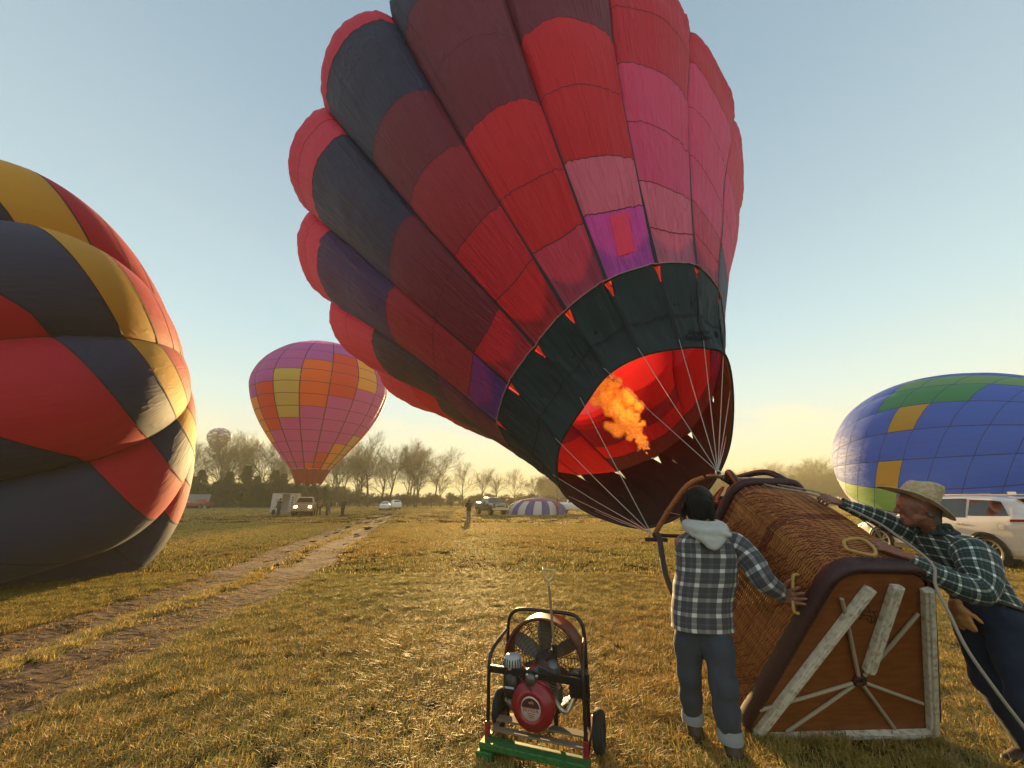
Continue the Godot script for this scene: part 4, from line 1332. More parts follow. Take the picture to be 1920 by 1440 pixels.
func hand(w: Vector3, d: Vector3, nrm: Vector3, thumb: Vector3, curl: Array, spread: float, k := 1.0) -> Array:
	d = d.normalized(); nrm = (nrm - d * nrm.dot(d)).normalized()
	var s := nrm.cross(d).normalized()
	if s.dot(thumb) < 0: s = -s
	var pr := []
	var kn := []
	for i in 4:
		var x: float = [.033, .011, -.011, -.031][i] * k
		kn.append(w + d * [.088, .092, .088, .079][i] * k + s * x)
		pr.append([w + d * .008 + s * x * .62, kn[i], .0150 * k, .0112 * k])
	pr.append([w - d * .03, w + d * .012, .027 * k, .022 * k])
	for i in 4:
		var p: Vector3 = kn[i]; var dir: Vector3 = (d + s * [.16, .05, -.06, -.18][i] * spread).normalized()
		var L: float = [.071, .079, .073, .057][i] * k
		for j in 3:
			var ax: Vector3 = dir.cross(nrm).normalized()
			dir = dir.rotated(ax, -curl[i] * [.8, 1.0, .7][j])
			var q: Vector3 = p + dir * L * [.46, .30, .24][j]
			pr.append([p, q, [.0092, .0082, .0074][j] * k, [.0084, .0075, .0062][j] * k])
			p = q
	var tb := w + d * .025 * k + s * .030 * k - nrm * .004
	var t1 := tb + (d * .60 + s * .72 - nrm * .18).normalized() * .044 * k
	var t2 := t1 + (d * .82 + s * .50 - nrm * .22).normalized() * .032 * k
	pr.append([w + d * .02 * k + s * .014, tb, .016 * k, .0145 * k]); pr.append([tb, t1, .0138 * k, .0108 * k]); pr.append([t1, t2, .0102 * k, .008 * k])
	pr.append([t2, t2 + (d * .8 + s * .3 - nrm * .3).normalized() * .022 * k, .0088 * k, .0072 * k])
	return pr

func head_prims(c: Vector3, f: Vector3, u: Vector3) -> Array:
	var s := f.cross(u).normalized()
	var at := func(a: float, b: float, d: float) -> Vector3: return c + f * a + u * b + s * d
	var p := [[at.call(-.035, .038, 0), at.call(.02, .036, 0), .086, .083], [at.call(.03, .0, 0), at.call(.04, -.06, 0), .066, .046], [at.call(-.02, -.03, 0), at.call(.0, -.05, 0), .07, .06],
		[at.call(.058, -.098, .012), at.call(.058, -.098, -.012), .018, .018], [at.call(.083, .026, -.026), at.call(.083, .026, .026), .013, .013], [at.call(.089, .016, 0), at.call(.112, -.020, 0), .0085, .0125], [at.call(.098, -.024, -.011), at.call(.098, -.024, .011), .0085, .0085],
		[at.call(.083, -.052, -.017), at.call(.083, -.052, .017), .0075, .0075], [at.call(.080, -.064, -.014), at.call(.080, -.064, .014), .0085, .0085], [at.call(-.03, -.06, 0), at.call(-.055, -.19, 0), .056, .062]]
	for q in [-1.0, 1.0]:
		p.append([at.call(.05, -.018, .043 * q), at.call(.035, -.05, .045 * q), .022, .016]); p.append([at.call(-.005, -.05, .058 * q), at.call(.045, -.092, .022 * q), .020, .018])
		p.append([at.call(-.012, -.02, .076 * q), at.call(-.022, .022, .084 * q), .010, .013]); p.append([at.call(-.022, .022, .084 * q), at.call(-.032, -.002, .083 * q), .012, .009])
		p.append([at.call(.098, .004, .030 * q), at.call(.094, .004, .036 * q), .011, .010, -1.0])
		p.append([at.call(.078, .004, .031 * q), at.call(.078, .003, .032 * q), .0135, .0135])
	p.append([at.call(.103, -.0575, -.014), at.call(.103, -.0575, .014), .003, .003, -1.0])
	return p

func plaid(base: Color, mid: Color, lite: Color, a: Array, dark2: Color) -> ImageTexture:
	# stripes [from, to, weight] over one repeat, woven both ways
	var g := RandomNumberGenerator.new(); g.seed = 5
	return image_tex(192, 192, func(u, v):
		var x := 0.0; var y := 0.0; var dx := 0.0; var dy := 0.0
		for st in a:
			if u >= st[0] and u < st[1]: x = st[2]; dx = st[3]
			if v >= st[0] and v < st[1]: y = st[2]; dy = st[3]
		var t: float = (x + y) * .5
		var c: Color = base.lerp(mid, t * 2.0) if t < .5 else mid.lerp(lite, t * 2.0 - 1.0)
		c = c.lerp(dark2, (dx + dy) * .5)
		var k: float = g.randf_range(.86, 1.1) * (1.0 + .10 * sin((u + v) * TAU * 40.0))
		return Color(minf(c.r * k, 1), minf(c.g * k, 1), minf(c.b * k, 1)).linear_to_srgb())

func cloth_mat(key: String, c: Color, t: Texture2D, scale: float, rough := .85) -> StandardMaterial3D:
	var m := mat(key, c, rough)
	if t: m.albedo_texture = t; m.uv1_scale = Vector3(scale, scale, 1)
	m.rim_enabled = true; m.rim = .25; m.rim_tint = .6
	return m

func build_people() -> void:
	var skin := mat("skin", Color(.33, .165, .11), .5)
	skin.albedo_texture = noise_tex(256, .04, 41, 4, ramp2(Color(.82, .76, .74), Color(1, 1, 1), .2, .8)); skin.uv1_triplanar = true; skin.uv1_scale = Vector3(6, 6, 6)
	skin.subsurf_scatter_enabled = true; skin.subsurf_scatter_strength = .12
	var skin2 := mat("ruddy_skin", Color(.29, .125, .082), .5)
	skin2.albedo_texture = skin.albedo_texture; skin2.uv1_triplanar = true; skin2.uv1_scale = Vector3(6, 6, 6)
	skin2.subsurf_scatter_enabled = true; skin2.subsurf_scatter_strength = .12
	man_in_hood(skin)
	man_in_hat(skin2)

func man_in_hood(skin: Material) -> void:
	var base := Vector3(1.36, 0, -3.18)
	var o := thing("person", "person from behind in grey checked shirt with pale hood and dark jeans rolled up", "person", base)
	var T := func(x: float, y: float, z: float) -> Vector3: return Vector3(x, y, z) - base
	# the body under the clothes, one surface; head and hands on finer grids
	var sl: Vector3 = T.call(1.285, 1.29, -3.15); var sr: Vector3 = T.call(1.665, 1.285, -3.11)
	var er: Vector3 = T.call(1.755, 1.065, -2.96); var wr: Vector3 = T.call(1.925, .952, -3.02)
	var el: Vector3 = T.call(1.52, 1.14, -3.42); var wl: Vector3 = T.call(1.80, 1.30, -3.50)
	var hl: Vector3 = T.call(1.30, .80, -3.17); var hr: Vector3 = T.call(1.455, .80, -3.13)
	var kl: Vector3 = T.call(1.262, .42, -3.22); var kr: Vector3 = T.call(1.418, .42, -3.05)
	var al: Vector3 = T.call(1.285, .10, -3.30); var ar: Vector3 = T.call(1.425, .10, -3.07)
	var nk: Vector3 = T.call(1.472, 1.40, -3.12); var ch: Vector3 = T.call(1.465, 1.18, -3.12)
	var body := nets([[nk, ch, .055, .07], [sl + Vector3(.05, -.02, 0), sr + Vector3(-.05, -.02, 0), .045, .045], [ch + Vector3(-.08, 0, 0), T.call(1.34, .86, -3.15), .075, .075], [ch + Vector3(.08, 0, 0), T.call(1.43, .86, -3.13), .075, .075], [sl, el, .05, .04], [el, wl, .04, .027], [sr, er, .05, .04], [er, wr, .04, .027],
		[hl, kl, .08, .055], [kl, al, .05, .035], [hr, kr, .08, .055], [kr, ar, .05, .035]], .022, .05)
	var hc: Vector3 = T.call(1.462, 1.565, -3.135)
	var hf := Vector3(.42, -.06, -.90).normalized(); var hu := Vector3(.05, .98, -.10); hu = (hu - hf * hu.dot(hf)).normalized()
	var head := nets(head_prims(hc, hf, hu), .007, .022)
	var wn := -(BU * .955 + BV * .296)
	var hand_r := nets(hand(wr + Vector3(-.035, .0, .02), Vector3(.19, .25, .95), wn, Vector3(-.1, 1, 0), [.06, .05, .06, .1], 1.15, 1.12), .0036, .010)
	var hand_l := nets(hand(wl, Vector3(.55, .45, -.2), Vector3(-.4, .3, .85), Vector3(-.3, .8, 0), [.1, 1.0, 1.1, 1.15], .5), .0042, .010)
	part("body", join([body, head, hand_r, hand_l]), skin, o)
	# dark hair, tied back, a few loose strands
	var s := hf.cross(hu)
	var hair_m := mat("dark_hair", Color(.012, .009, .008), .5)
	hair_m.heightmap_enabled = true; hair_m.heightmap_texture = tex.fine; hair_m.heightmap_scale = 4.0; hair_m.uv1_triplanar = true; hair_m.uv1_scale = Vector3(14, 3, 14)
	var hp := [[hc + hu * .055 - hf * .03, hc + hu * .050 + hf * .035, .093, .084], [hc - hf * .045 + hu * .02, hc - hf * .055 - hu * .055, .090, .066], [hc - hf * .06 - hu * .05, hc - hf * .065 - hu * .115, .058, .036]]
	for q in [-1.0, 1.0]: hp.append([hc + s * .060 * q - hf * .01 + hu * .03, hc + s * .064 * q - hf * .025 - hu * .08, .034, .018])
	for k in 26:
		var a := -1.3 + 2.6 * k / 25.0
		var d := (-hf * cos(a) + s * sin(a))
		hp.append([hc + d * .078 + hu * (.02 + .03 * sin(k * 2.1)), hc + d * (.076 + .010 * sin(k * 3.3)) - hu * (.075 + .03 * sin(k * 1.7)), .017, .006])
	part("hair", nets(hp, .0065, .008, .007, 38.0), hair_m, o)
	# locks of hair combed down from the crown
	for k in 70:
		var a := -2.2 + 4.4 * k / 69.0
		var d := -hf * cos(a) + s * sin(a)
		var rr := .098 + .006 * sin(k * 2.7)
		var len_ := .085 + .035 * sin(k * 1.3) + (.03 if absf(a) > .9 else 0.0)
		var off := Vector3.UP * .0 + s * (.012 * sin(k * 3.1))
		var lk := [hc + hu * .142 - hf * .015 + d * .018, hc + hu * .118 - hf * .012 + d * .062, hc + hu * .062 - hf * .018 + d * rr * .92, hc + hu * .0 - hf * .026 + d * (rr * .90), hc - hu * len_ - hf * .034 + d * (rr * .78 + .010 * sin(k * 1.9)) + off]
		part("hair_lock", tube_mesh(crom(lk, 12), [.006, .009, .010, .010, .010, .010, .010, .009, .008, .007, .005, .002], 5), hair_m, o)
	for k in 6:
		var st: Vector3 = hc - s * (.085 + .004 * k) - hf * (.02 + .012 * (k % 3))
		part("hair_strand", tube_mesh(crom([st + hu * .02, st - s * .02 - hu * .03, st - s * (.024 + .004 * k) - hu * .09, st - s * (.018 + .003 * k) - hu * (.13 + .008 * k)], 10), [.006, .006, .006, .006, .005, .005, .004, .004, .003, .002], 5), hair_m, o)
	part("hair_tie", tube_mesh([hc - s * .10 + hu * .01 - hf * .02, hc - s * .112 - hu * .012 - hf * .03, hc - s * .105 - hu * .03 - hf * .03], .005, 6), mat("pale_elastic", Color(.5, .48, .45), .6), o)
	# shirt
	var tx := plaid(Color(.045, .047, .06), Color(.16, .165, .18), Color(.62, .63, .60), [[.0, .26, 1.0, 0.0], [.5, .62, .18, 0.0]], Color(.02, .02, .025))
	var sm := cloth_mat("grey_check_flannel", Color(1, 1, 1), tx, 1.0 / .098)
	var cs := [T.call(1.37, .725, -3.15), T.call(1.375, .80, -3.15), T.call(1.40, .95, -3.14), T.call(1.44, 1.12, -3.13), T.call(1.465, 1.25, -3.13), T.call(1.472, 1.325, -3.13), T.call(1.474, 1.375, -3.125), T.call(1.474, 1.405, -3.12)]
	var sv := []; var fv := []
	for w in [[.213, .135], [.213, .138], [.208, .135], [.215, .138], [.222, .132], [.205, .11], [.13, .09], [.075, .075]]:
		sv.append(Vector3(.995, .0, .08) * w[0]); fv.append(Vector3(.08, 0, -.995) * -w[1])
	part("shirt", loft(cs, sv, fv, 44, 56, .011, 5.0, 2.5), sm, o)
	part("sleeve", limb([sr + Vector3(-.10, .0, .0), sr + Vector3(.0, -.005, 0), sr.lerp(er, .5) + Vector3(.01, .01, .01), er, er.lerp(wr, .55), wr + (er - wr).normalized() * .02], [.085, .098, .088, .078, .066, .048], 34, 26, Vector3(0, 0, 1), .010, 7.0), sm, o)
	part("sleeve", limb([sl + Vector3(.055, -.03, .01), sl.lerp(el, .25) + Vector3(.02, -.01, 0), sl.lerp(el, .55), el, el.lerp(wl, .6), wl + (el - wl).normalized() * .03], [.085, .092, .088, .08, .066, .052], 34, 24, Vector3(.6, 0, .8), .010, 7.0), sm, o)
	part("cuff", limb([wr + (er - wr).normalized() * .045, wr + (er - wr).normalized() * .015, wr - (er - wr).normalized() * .002], [.050, .049, .046], 6, 22, Vector3(0, 0, 1), .002), cloth_mat("grey_cuff", Color(.10, .11, .11), null, 1), o)
	# hood lying on the back
	var hood := cloth_mat("pale_grey_fleece", Color(.42, .44, .43), null, 1)
	var hq := []; var prev = null
	for k in 19:
		var a := -2.7 + 5.4 * k / 18.0       # 0 is the back
		var d := Vector3(sin(a), 0, cos(a))
		var bk_ := maxf(cos(a * .8), 0.0)
		var top := nk + Vector3(-.015, .045 - .012 * bk_, .0) + d * (.088 + .022 * bk_)
		var low := nk + Vector3(-.03 * bk_, .012 - .085 * bk_ * bk_, .0) + d * (.125 + .035 * bk_)
		if prev != null:
			hq.append([prev[0], top, .019, .019]); hq.append([prev[1], low, .017, .017]); hq.append([(prev[0] + prev[1]) * .5 + d * .012, (top + low) * .5 + d * .012, .030, .030])
		prev = [top, low]
	for q in 7:
		var f := q / 6.0
		hq.append([nk + Vector3(lerpf(-.12, .10, f), -.01, .10 + .045 * sin(PI * f)), nk + Vector3(lerpf(-.085, .03, f), -.075 - .045 * sin(PI * pow(f, .8)), .150 + .018 * sin(PI * f)), .026, .021])
	hq.append([nk + Vector3(-.125, .0, .115), nk + Vector3(.09, -.035, .165), .022, .018])
	part("hood", nets(hq, .0085, .018, .005, 7.0), hood, o)
	# jeans
	var jt := image_tex(96, 96, func(u, v):
		var k: float = .82 + .18 * sin(u * TAU * 24.0 + v * TAU * 24.0) + .12 * sin(v * TAU * 9.0 + u * 3.0)
		return Color(k, k, k))
	var jm := cloth_mat("dark_denim", Color(.060, .088, .130), jt, 6.0)
	part("jeans", nets([[T.call(1.315, .84, -3.15), T.call(1.41, .84, -3.15), .095, .095], [hl + Vector3(0.02, -.02, .0), hr + Vector3(-.03, -.02, 0), .108, .108], [hl, T.call(1.275, .6, -3.20), .108, .092], [T.call(1.275, .6, -3.20), kl, .092, .078], [kl, T.call(1.276, .26, -3.27), .078, .072], [T.call(1.276, .26, -3.27), al + Vector3(0, .03, 0), .072, .066],
		[hr + Vector3(-.015, -.04, 0), T.call(1.435, .6, -3.09), .104, .096], [T.call(1.435, .6, -3.09), kr, .096, .082], [kr, T.call(1.42, .26, -3.06), .082, .078], [T.call(1.42, .26, -3.06), ar + Vector3(0, .03, 0), .078, .070]], .012, .035, .011, 7.0), jm, o)
	for l in [[al, .071], [ar, .076]]:
		part("rolled_cuff", loft([l[0] + Vector3(0, .0, 0), l[0] + Vector3(0, .03, 0), l[0] + Vector3(0, .075, 0)], [Vector3(l[1], 0, 0), Vector3(l[1] + .004, 0, 0), Vector3(l[1], 0, 0)], [Vector3(0, 0, l[1]), Vector3(0, 0, l[1] + .004), Vector3(0, 0, l[1])], 8, 24, .004, 12.0), cloth_mat("pale_denim", Color(.22, .25, .28), null, 1.0), o)
	var bt := mat("dark_boot", Color(.034, .020, .014), .55)
	for l in [[al, Vector3(.12, 0, -.99)], [ar, Vector3(.35, 0, -.93)]]:
		var a: Vector3 = l[0]; var d: Vector3 = l[1]
		part("boot", nets([[a + Vector3(0, .03, 0), a + Vector3(0, -.05, .02), .052, .05], [a + Vector3(0, -.055, .03), a + d * .10 + Vector3(0, -.058, 0), .044, .044], [a + d * .10 + Vector3(0, -.06, 0), a + d * .19 + Vector3(0, -.068, 0), .046, .036], [a + Vector3(0, -.085, .045), a + d * .2 + Vector3(0, -.088, 0), .028, .028]], .010, .025), bt, o)

func man_in_hat(skin: Material) -> void:
	var base := Vector3(3.1, 0, -2.85)
	var o := thing("person", "person in straw hat and green checked shirt leaning over the basket, arm stretched out", "person", base)
	var T := func(x: float, y: float, z: float) -> Vector3: return Vector3(x, y, z) - base
	var sn: Vector3 = T.call(2.99, 1.265, -2.70); var sf: Vector3 = T.call(3.01, 1.325, -3.02)
	var en: Vector3 = T.call(2.83, 1.085, -2.62); var wn: Vector3 = T.call(2.575, 1.235, -2.735)
	var ef: Vector3 = T.call(2.83, 1.462, -3.12); var wf: Vector3 = T.call(2.62, 1.583, -3.2)
	var pel: Vector3 = T.call(3.14, .88, -2.85); var ch: Vector3 = T.call(3.04, 1.19, -2.86); var nk: Vector3 = T.call(2.975, 1.375, -2.87)
	var hn: Vector3 = T.call(3.13, .84, -2.76); var hfr: Vector3 = T.call(3.13, .84, -2.95)
	var kn: Vector3 = T.call(3.07, .45, -2.73); var kf: Vector3 = T.call(3.16, .46, -3.0)
	var an: Vector3 = T.call(3.12, .10, -2.68); var af: Vector3 = T.call(3.32, .10, -3.03)
	var body := nets([[nk, ch, .055, .07], [sn + Vector3(0, -.02, -.05), sf + Vector3(0, -.02, .05), .045, .045], [ch + Vector3(.02, 0, .07), pel + Vector3(.01, 0, .07), .075, .075], [ch + Vector3(.02, 0, -.07), pel + Vector3(.01, 0, -.07), .075, .075], [sn, en, .044, .03], [en, wn, .03, .027], [sf, ef, .048, .038], [ef, wf, .038, .027],
		[hn, kn, .08, .055], [kn, an, .05, .036], [hfr, kf, .08, .055], [kf, af, .05, .036]], .022, .05)
	var hc: Vector3 = T.call(2.872, 1.535, -2.865)
	var f := Vector3(-.80, .12, -.58).normalized(); var u := Vector3(.10, .985, 0.05); u = (u - f * u.dot(f)).normalized()
	var s := f.cross(u)
	var hp := head_prims(hc, f, u)
	hp.remove_at(9)
	hp.append([hc - u * .06 - f * .03, nk + Vector3(.03, -.03, 0), .056, .054])
	var head := nets(hp, .0058, .018, .0012, 40.0)
	var h1 := nets(hand(wn + Vector3(-.015, .025, .01), Vector3(-.80, .46, -.50), Vector3(-.15, .90, .42), Vector3(-.1, 0, -1), [.10, .12, .14, .2], .7, 1.05), .004, .010)
	var h2 := nets(hand(wf, Vector3(-.90, .30, -.1), Vector3(-.2, .75, .6), Vector3(0, .1, -1), [.55, .7, .8, .9], .4, 1.02), .004, .010)
	part("body", join([body, head, h1, h2]), skin, o)
	for q in [-1.0, 1.0]: part("eye", ell(hc + f * .0825 + u * .004 + s * .0315 * q, Vector3(.0120, .0105, .0120)), mat("eye", Color(.10, .08, .07), .2), o)
	for q in [-1.0, 1.0]: part("eyebrow", tube_mesh([hc + f * .092 + u * .026 + s * .016 * q, hc + f * .092 + u * .030 + s * .030 * q, hc + f * .080 + u * .026 + s * .046 * q], [.003, .004, .002], 5), mat("grey_hair", Color(.12, .10, .085), .7), o)
	var hm := mat("grey_hair", Color(.12, .10, .085), .7)
	part("hair", nets([[hc - f * .06 + u * .0, hc - f * .065 - u * .05, .065, .05], [hc + s * .072 - f * .03 + u * .02, hc + s * .068 - f * .05 - u * .03, .022, .012], [hc - s * .072 - f * .03 + u * .02, hc - s * .068 - f * .05 - u * .03, .022, .012]], .008, .03, .004, 30.0), hm, o)
	# shirt
	var tx := plaid(Color(.010, .030, .030), Color(.16, .19, .18), Color(.80, .82, .80), [[.0, .20, 1.0, 0.0], [.42, .50, .25, 0.0], [.72, .80, .12, .2]], Color(.004, .008, .012))
	var sm := cloth_mat("green_check_flannel", Color(1, 1, 1), tx, 1.0 / .066)
	var ax := (nk - pel).normalized(); var fr := Vector3(-.93, .36, 0).normalized()
	var cs := [pel + Vector3(.01, -.02, .0), pel + Vector3(.0, .06, 0), pel.lerp(ch, .55) + Vector3(.015, 0, 0), ch + Vector3(.02, 0, 0), T.call(3.02, 1.29, -2.865), T.call(2.995, 1.345, -2.87), T.call(2.972, 1.395, -2.87), T.call(2.955, 1.435, -2.87)]
	var sv := []; var fv := []; var i := 0
	for w in [[.172, .138], [.172, .138], [.176, .140], [.188, .138], [.188, .118], [.15, .095], [.085, .08], [.072, .074]]:
		sv.append(Vector3(.06, -.10, 1.0).normalized() * w[0]); fv.append(fr * w[1])
	part("shirt", loft(cs, sv, fv, 48, 60, .013, 5.0, 2.4), sm, o)
	part("sleeve", limb([sn + Vector3(.03, .03, -.09), sn, sn.lerp(en, .5) + Vector3(.015, .0, .02), en + Vector3(.01, -.01, .0), en.lerp(wn, .5) + Vector3(0, -.01, 0), wn], [.09, .104, .098, .088, .068, .047], 36, 26, Vector3(-.6, .7, .4), .012, 6.0), sm, o)
	part("sleeve", limb([sf + Vector3(.02, -.02, .08), sf, sf.lerp(ef, .5), ef, ef.lerp(wf, .55), wf], [.08, .088, .078, .066, .055, .043], 34, 24, Vector3(0, 1, 0), .011, 6.0), sm, o)
	var col := []; var pv = null
	for k in 12:
		var a := -2.6 + 5.2 * k / 11.0
		col.append([nk + Vector3(-.015, .0, 0) + Vector3(cos(a) * .074, .06, sin(a) * .074), nk + Vector3(-.005 + cos(a) * .100, .01, sin(a) * .095), .010, .010])
		var cc: Array = col[-1]
		if pv != null: col.append([pv[0], cc[0], .010, .010]); col.append([pv[1], cc[1], .010, .010])
		pv = cc
	part("collar", nets(col, .008, .016), cloth_mat("green_collar", Color(.02, .032, .034), null, 1), o)
	# jeans
	var jm := cloth_mat("blue_denim", Color(.018, .036, .095), mats["dark_denim"].albedo_texture, 6.0)
	part("jeans", nets([[pel + Vector3(0, .02, .05), pel + Vector3(0, .02, -.05), .142, .142], [hn, kn.lerp(hn, .5), .122, .104], [kn.lerp(hn, .5), kn, .104, .084], [kn, kn.lerp(an, .5), .084, .076], [kn.lerp(an, .5), an + Vector3(0, .0, 0), .076, .07], [hfr, kf, .118, .084], [kf, af, .084, .07]], .013, .04, .010, 7.0), jm, o)
	var belt := []
	for k in 31: belt.append(pel + Vector3(0, .075, 0) + (Vector3(0, 0, 1) * cos(TAU * k / 30) * .186 + fr * sin(TAU * k / 30) * .150))
	part("belt", tube_mesh(belt, .012, 6), mat("belt_leather", Color(.03, .016, .010), .5), o)
	var bt := mat("brown_boot", Color(.05, .028, .016), .6)
	for l in [an, af]:
		part("boot", nets([[l + Vector3(.02, .02, 0), l + Vector3(.02, -.05, 0), .052, .05], [l + Vector3(.03, -.06, 0), l + Vector3(-.10, -.062, .01), .042, .044], [l + Vector3(-.10, -.062, .01), l + Vector3(-.19, -.07, .015), .044, .032]], .011, .025), bt, o)
	# straw hat, tipped back
	var hat := thing("straw_hat", "worn straw cowboy hat on the leaning man's head", "hat", hc + base + u * .070 - f * .006)
	var hfw := Vector3(-.68, .56, -.48).normalized(); var hup := Vector3(.50, .82, .30); hup = (hup - hfw * hup.dot(hfw)).normalized(); var hs := hfw.cross(hup)
	var straw := mat("straw", Color(.64, .55, .38), .75)
	straw.albedo_texture = noise_tex(256, .02, 66, 4, ramp2(Color(.84, .81, .76), Color(1, 1, 1), .3, .7)); straw.uv1_triplanar = true; straw.uv1_scale = Vector3(5, 5, 5)
	straw.heightmap_enabled = true; straw.heightmap_texture = tex.fine; straw.heightmap_scale = .6
	straw.backlight_enabled = true; straw.backlight = Color(.30, .25, .16)
	var crown := func(uu, v) -> Vector3:
		var a: float = uu * TAU; var r := 1.0; var h: float
		if v < .68: h = v / .68; r = lerpf(1.0, .86, h * h)
		else: h = 1.0 + .06 * sin((v - .68) / .32 * PI); r = .86 * (1.0 - (v - .68) / .32)
		var x: float = cos(a) * .104 * r; var z: float = sin(a) * .086 * r
		var dent: float = .036 * exp(-pow(z / .022, 2.0)) * smoothstep(.5, .75, v) + .012 * exp(-pow((absf(z) - .05) / .02, 2.0)) * smoothstep(.2, .5, v) * (1.0 if cos(a) > .2 else 0.0)
		return hfw * x + hs * -z + hup * (h * (.140 - .020 * cos(a)) - dent)
	part("crown", grid_mesh(40, 26, crown), straw, hat)
	var brim := func(uu, v) -> Vector3:
		var a: float = uu * TAU
		var r0 := Vector2(cos(a) * .102, sin(a) * .084); var r1 := Vector2(cos(a) * (.212 if cos(a) > 0 else .202), sin(a) * .168)
		var q: Vector2 = r0.lerp(r1, v)
		var curl: float = .016 * pow(absf(sin(a)), 3.0) * v * v - .028 * pow(absf(cos(a)), 2.0) * v
		return hfw * q.x + hs * -q.y + hup * (curl + .004)
	part("brim", grid_mesh(48, 8, func(uu, v): return brim.call(uu, 1.0 - v)), straw, hat)
	var edge := []; var band := []
	for k in 49: edge.append(brim.call(k / 48.0, 1.0)); band.append(crown.call(k / 48.0, .10) * 1.02 + hup * .002)
	part("brim_edge", tube_mesh(edge, .0035, 6), straw, hat)
	part("hat_band", tube_mesh(band, .007, 6), mat("hat_band", Color(.05, .035, .018), .6), hat)
	for k in 3: part("eyelet", ell(crown.call(.75 - .03 + k * .03, .42) * 1.015, Vector3(.004, .004, .004), Basis(), 8, 6), mats["hat_band"], hat)
	# tan work gloves tucked at the belt
	var g := thing("work_gloves", "tan leather work gloves hanging at the front of the leaning man's jeans", "gloves", pel + base + fr * .225 + Vector3(0, -.09, .02))
	part("glove", nets(hand(Vector3(0, .06, 0), Vector3(.1, -1, .05), Vector3(-1, 0, .2), Vector3(0, 0, 1), [.1, .15, .2, .2], .4, .82), .006, .018), mat("tan_leather", Color(.46, .24, .09), .7), g)
	part("glove", nets(hand(Vector3(.02, .05, -.05), Vector3(.05, -1, -.1), Vector3(-1, 0, -.2), Vector3(0, 0, -1), [.2, .2, .15, .2], .4, .82), .006, .018), mats["tan_leather"], g)
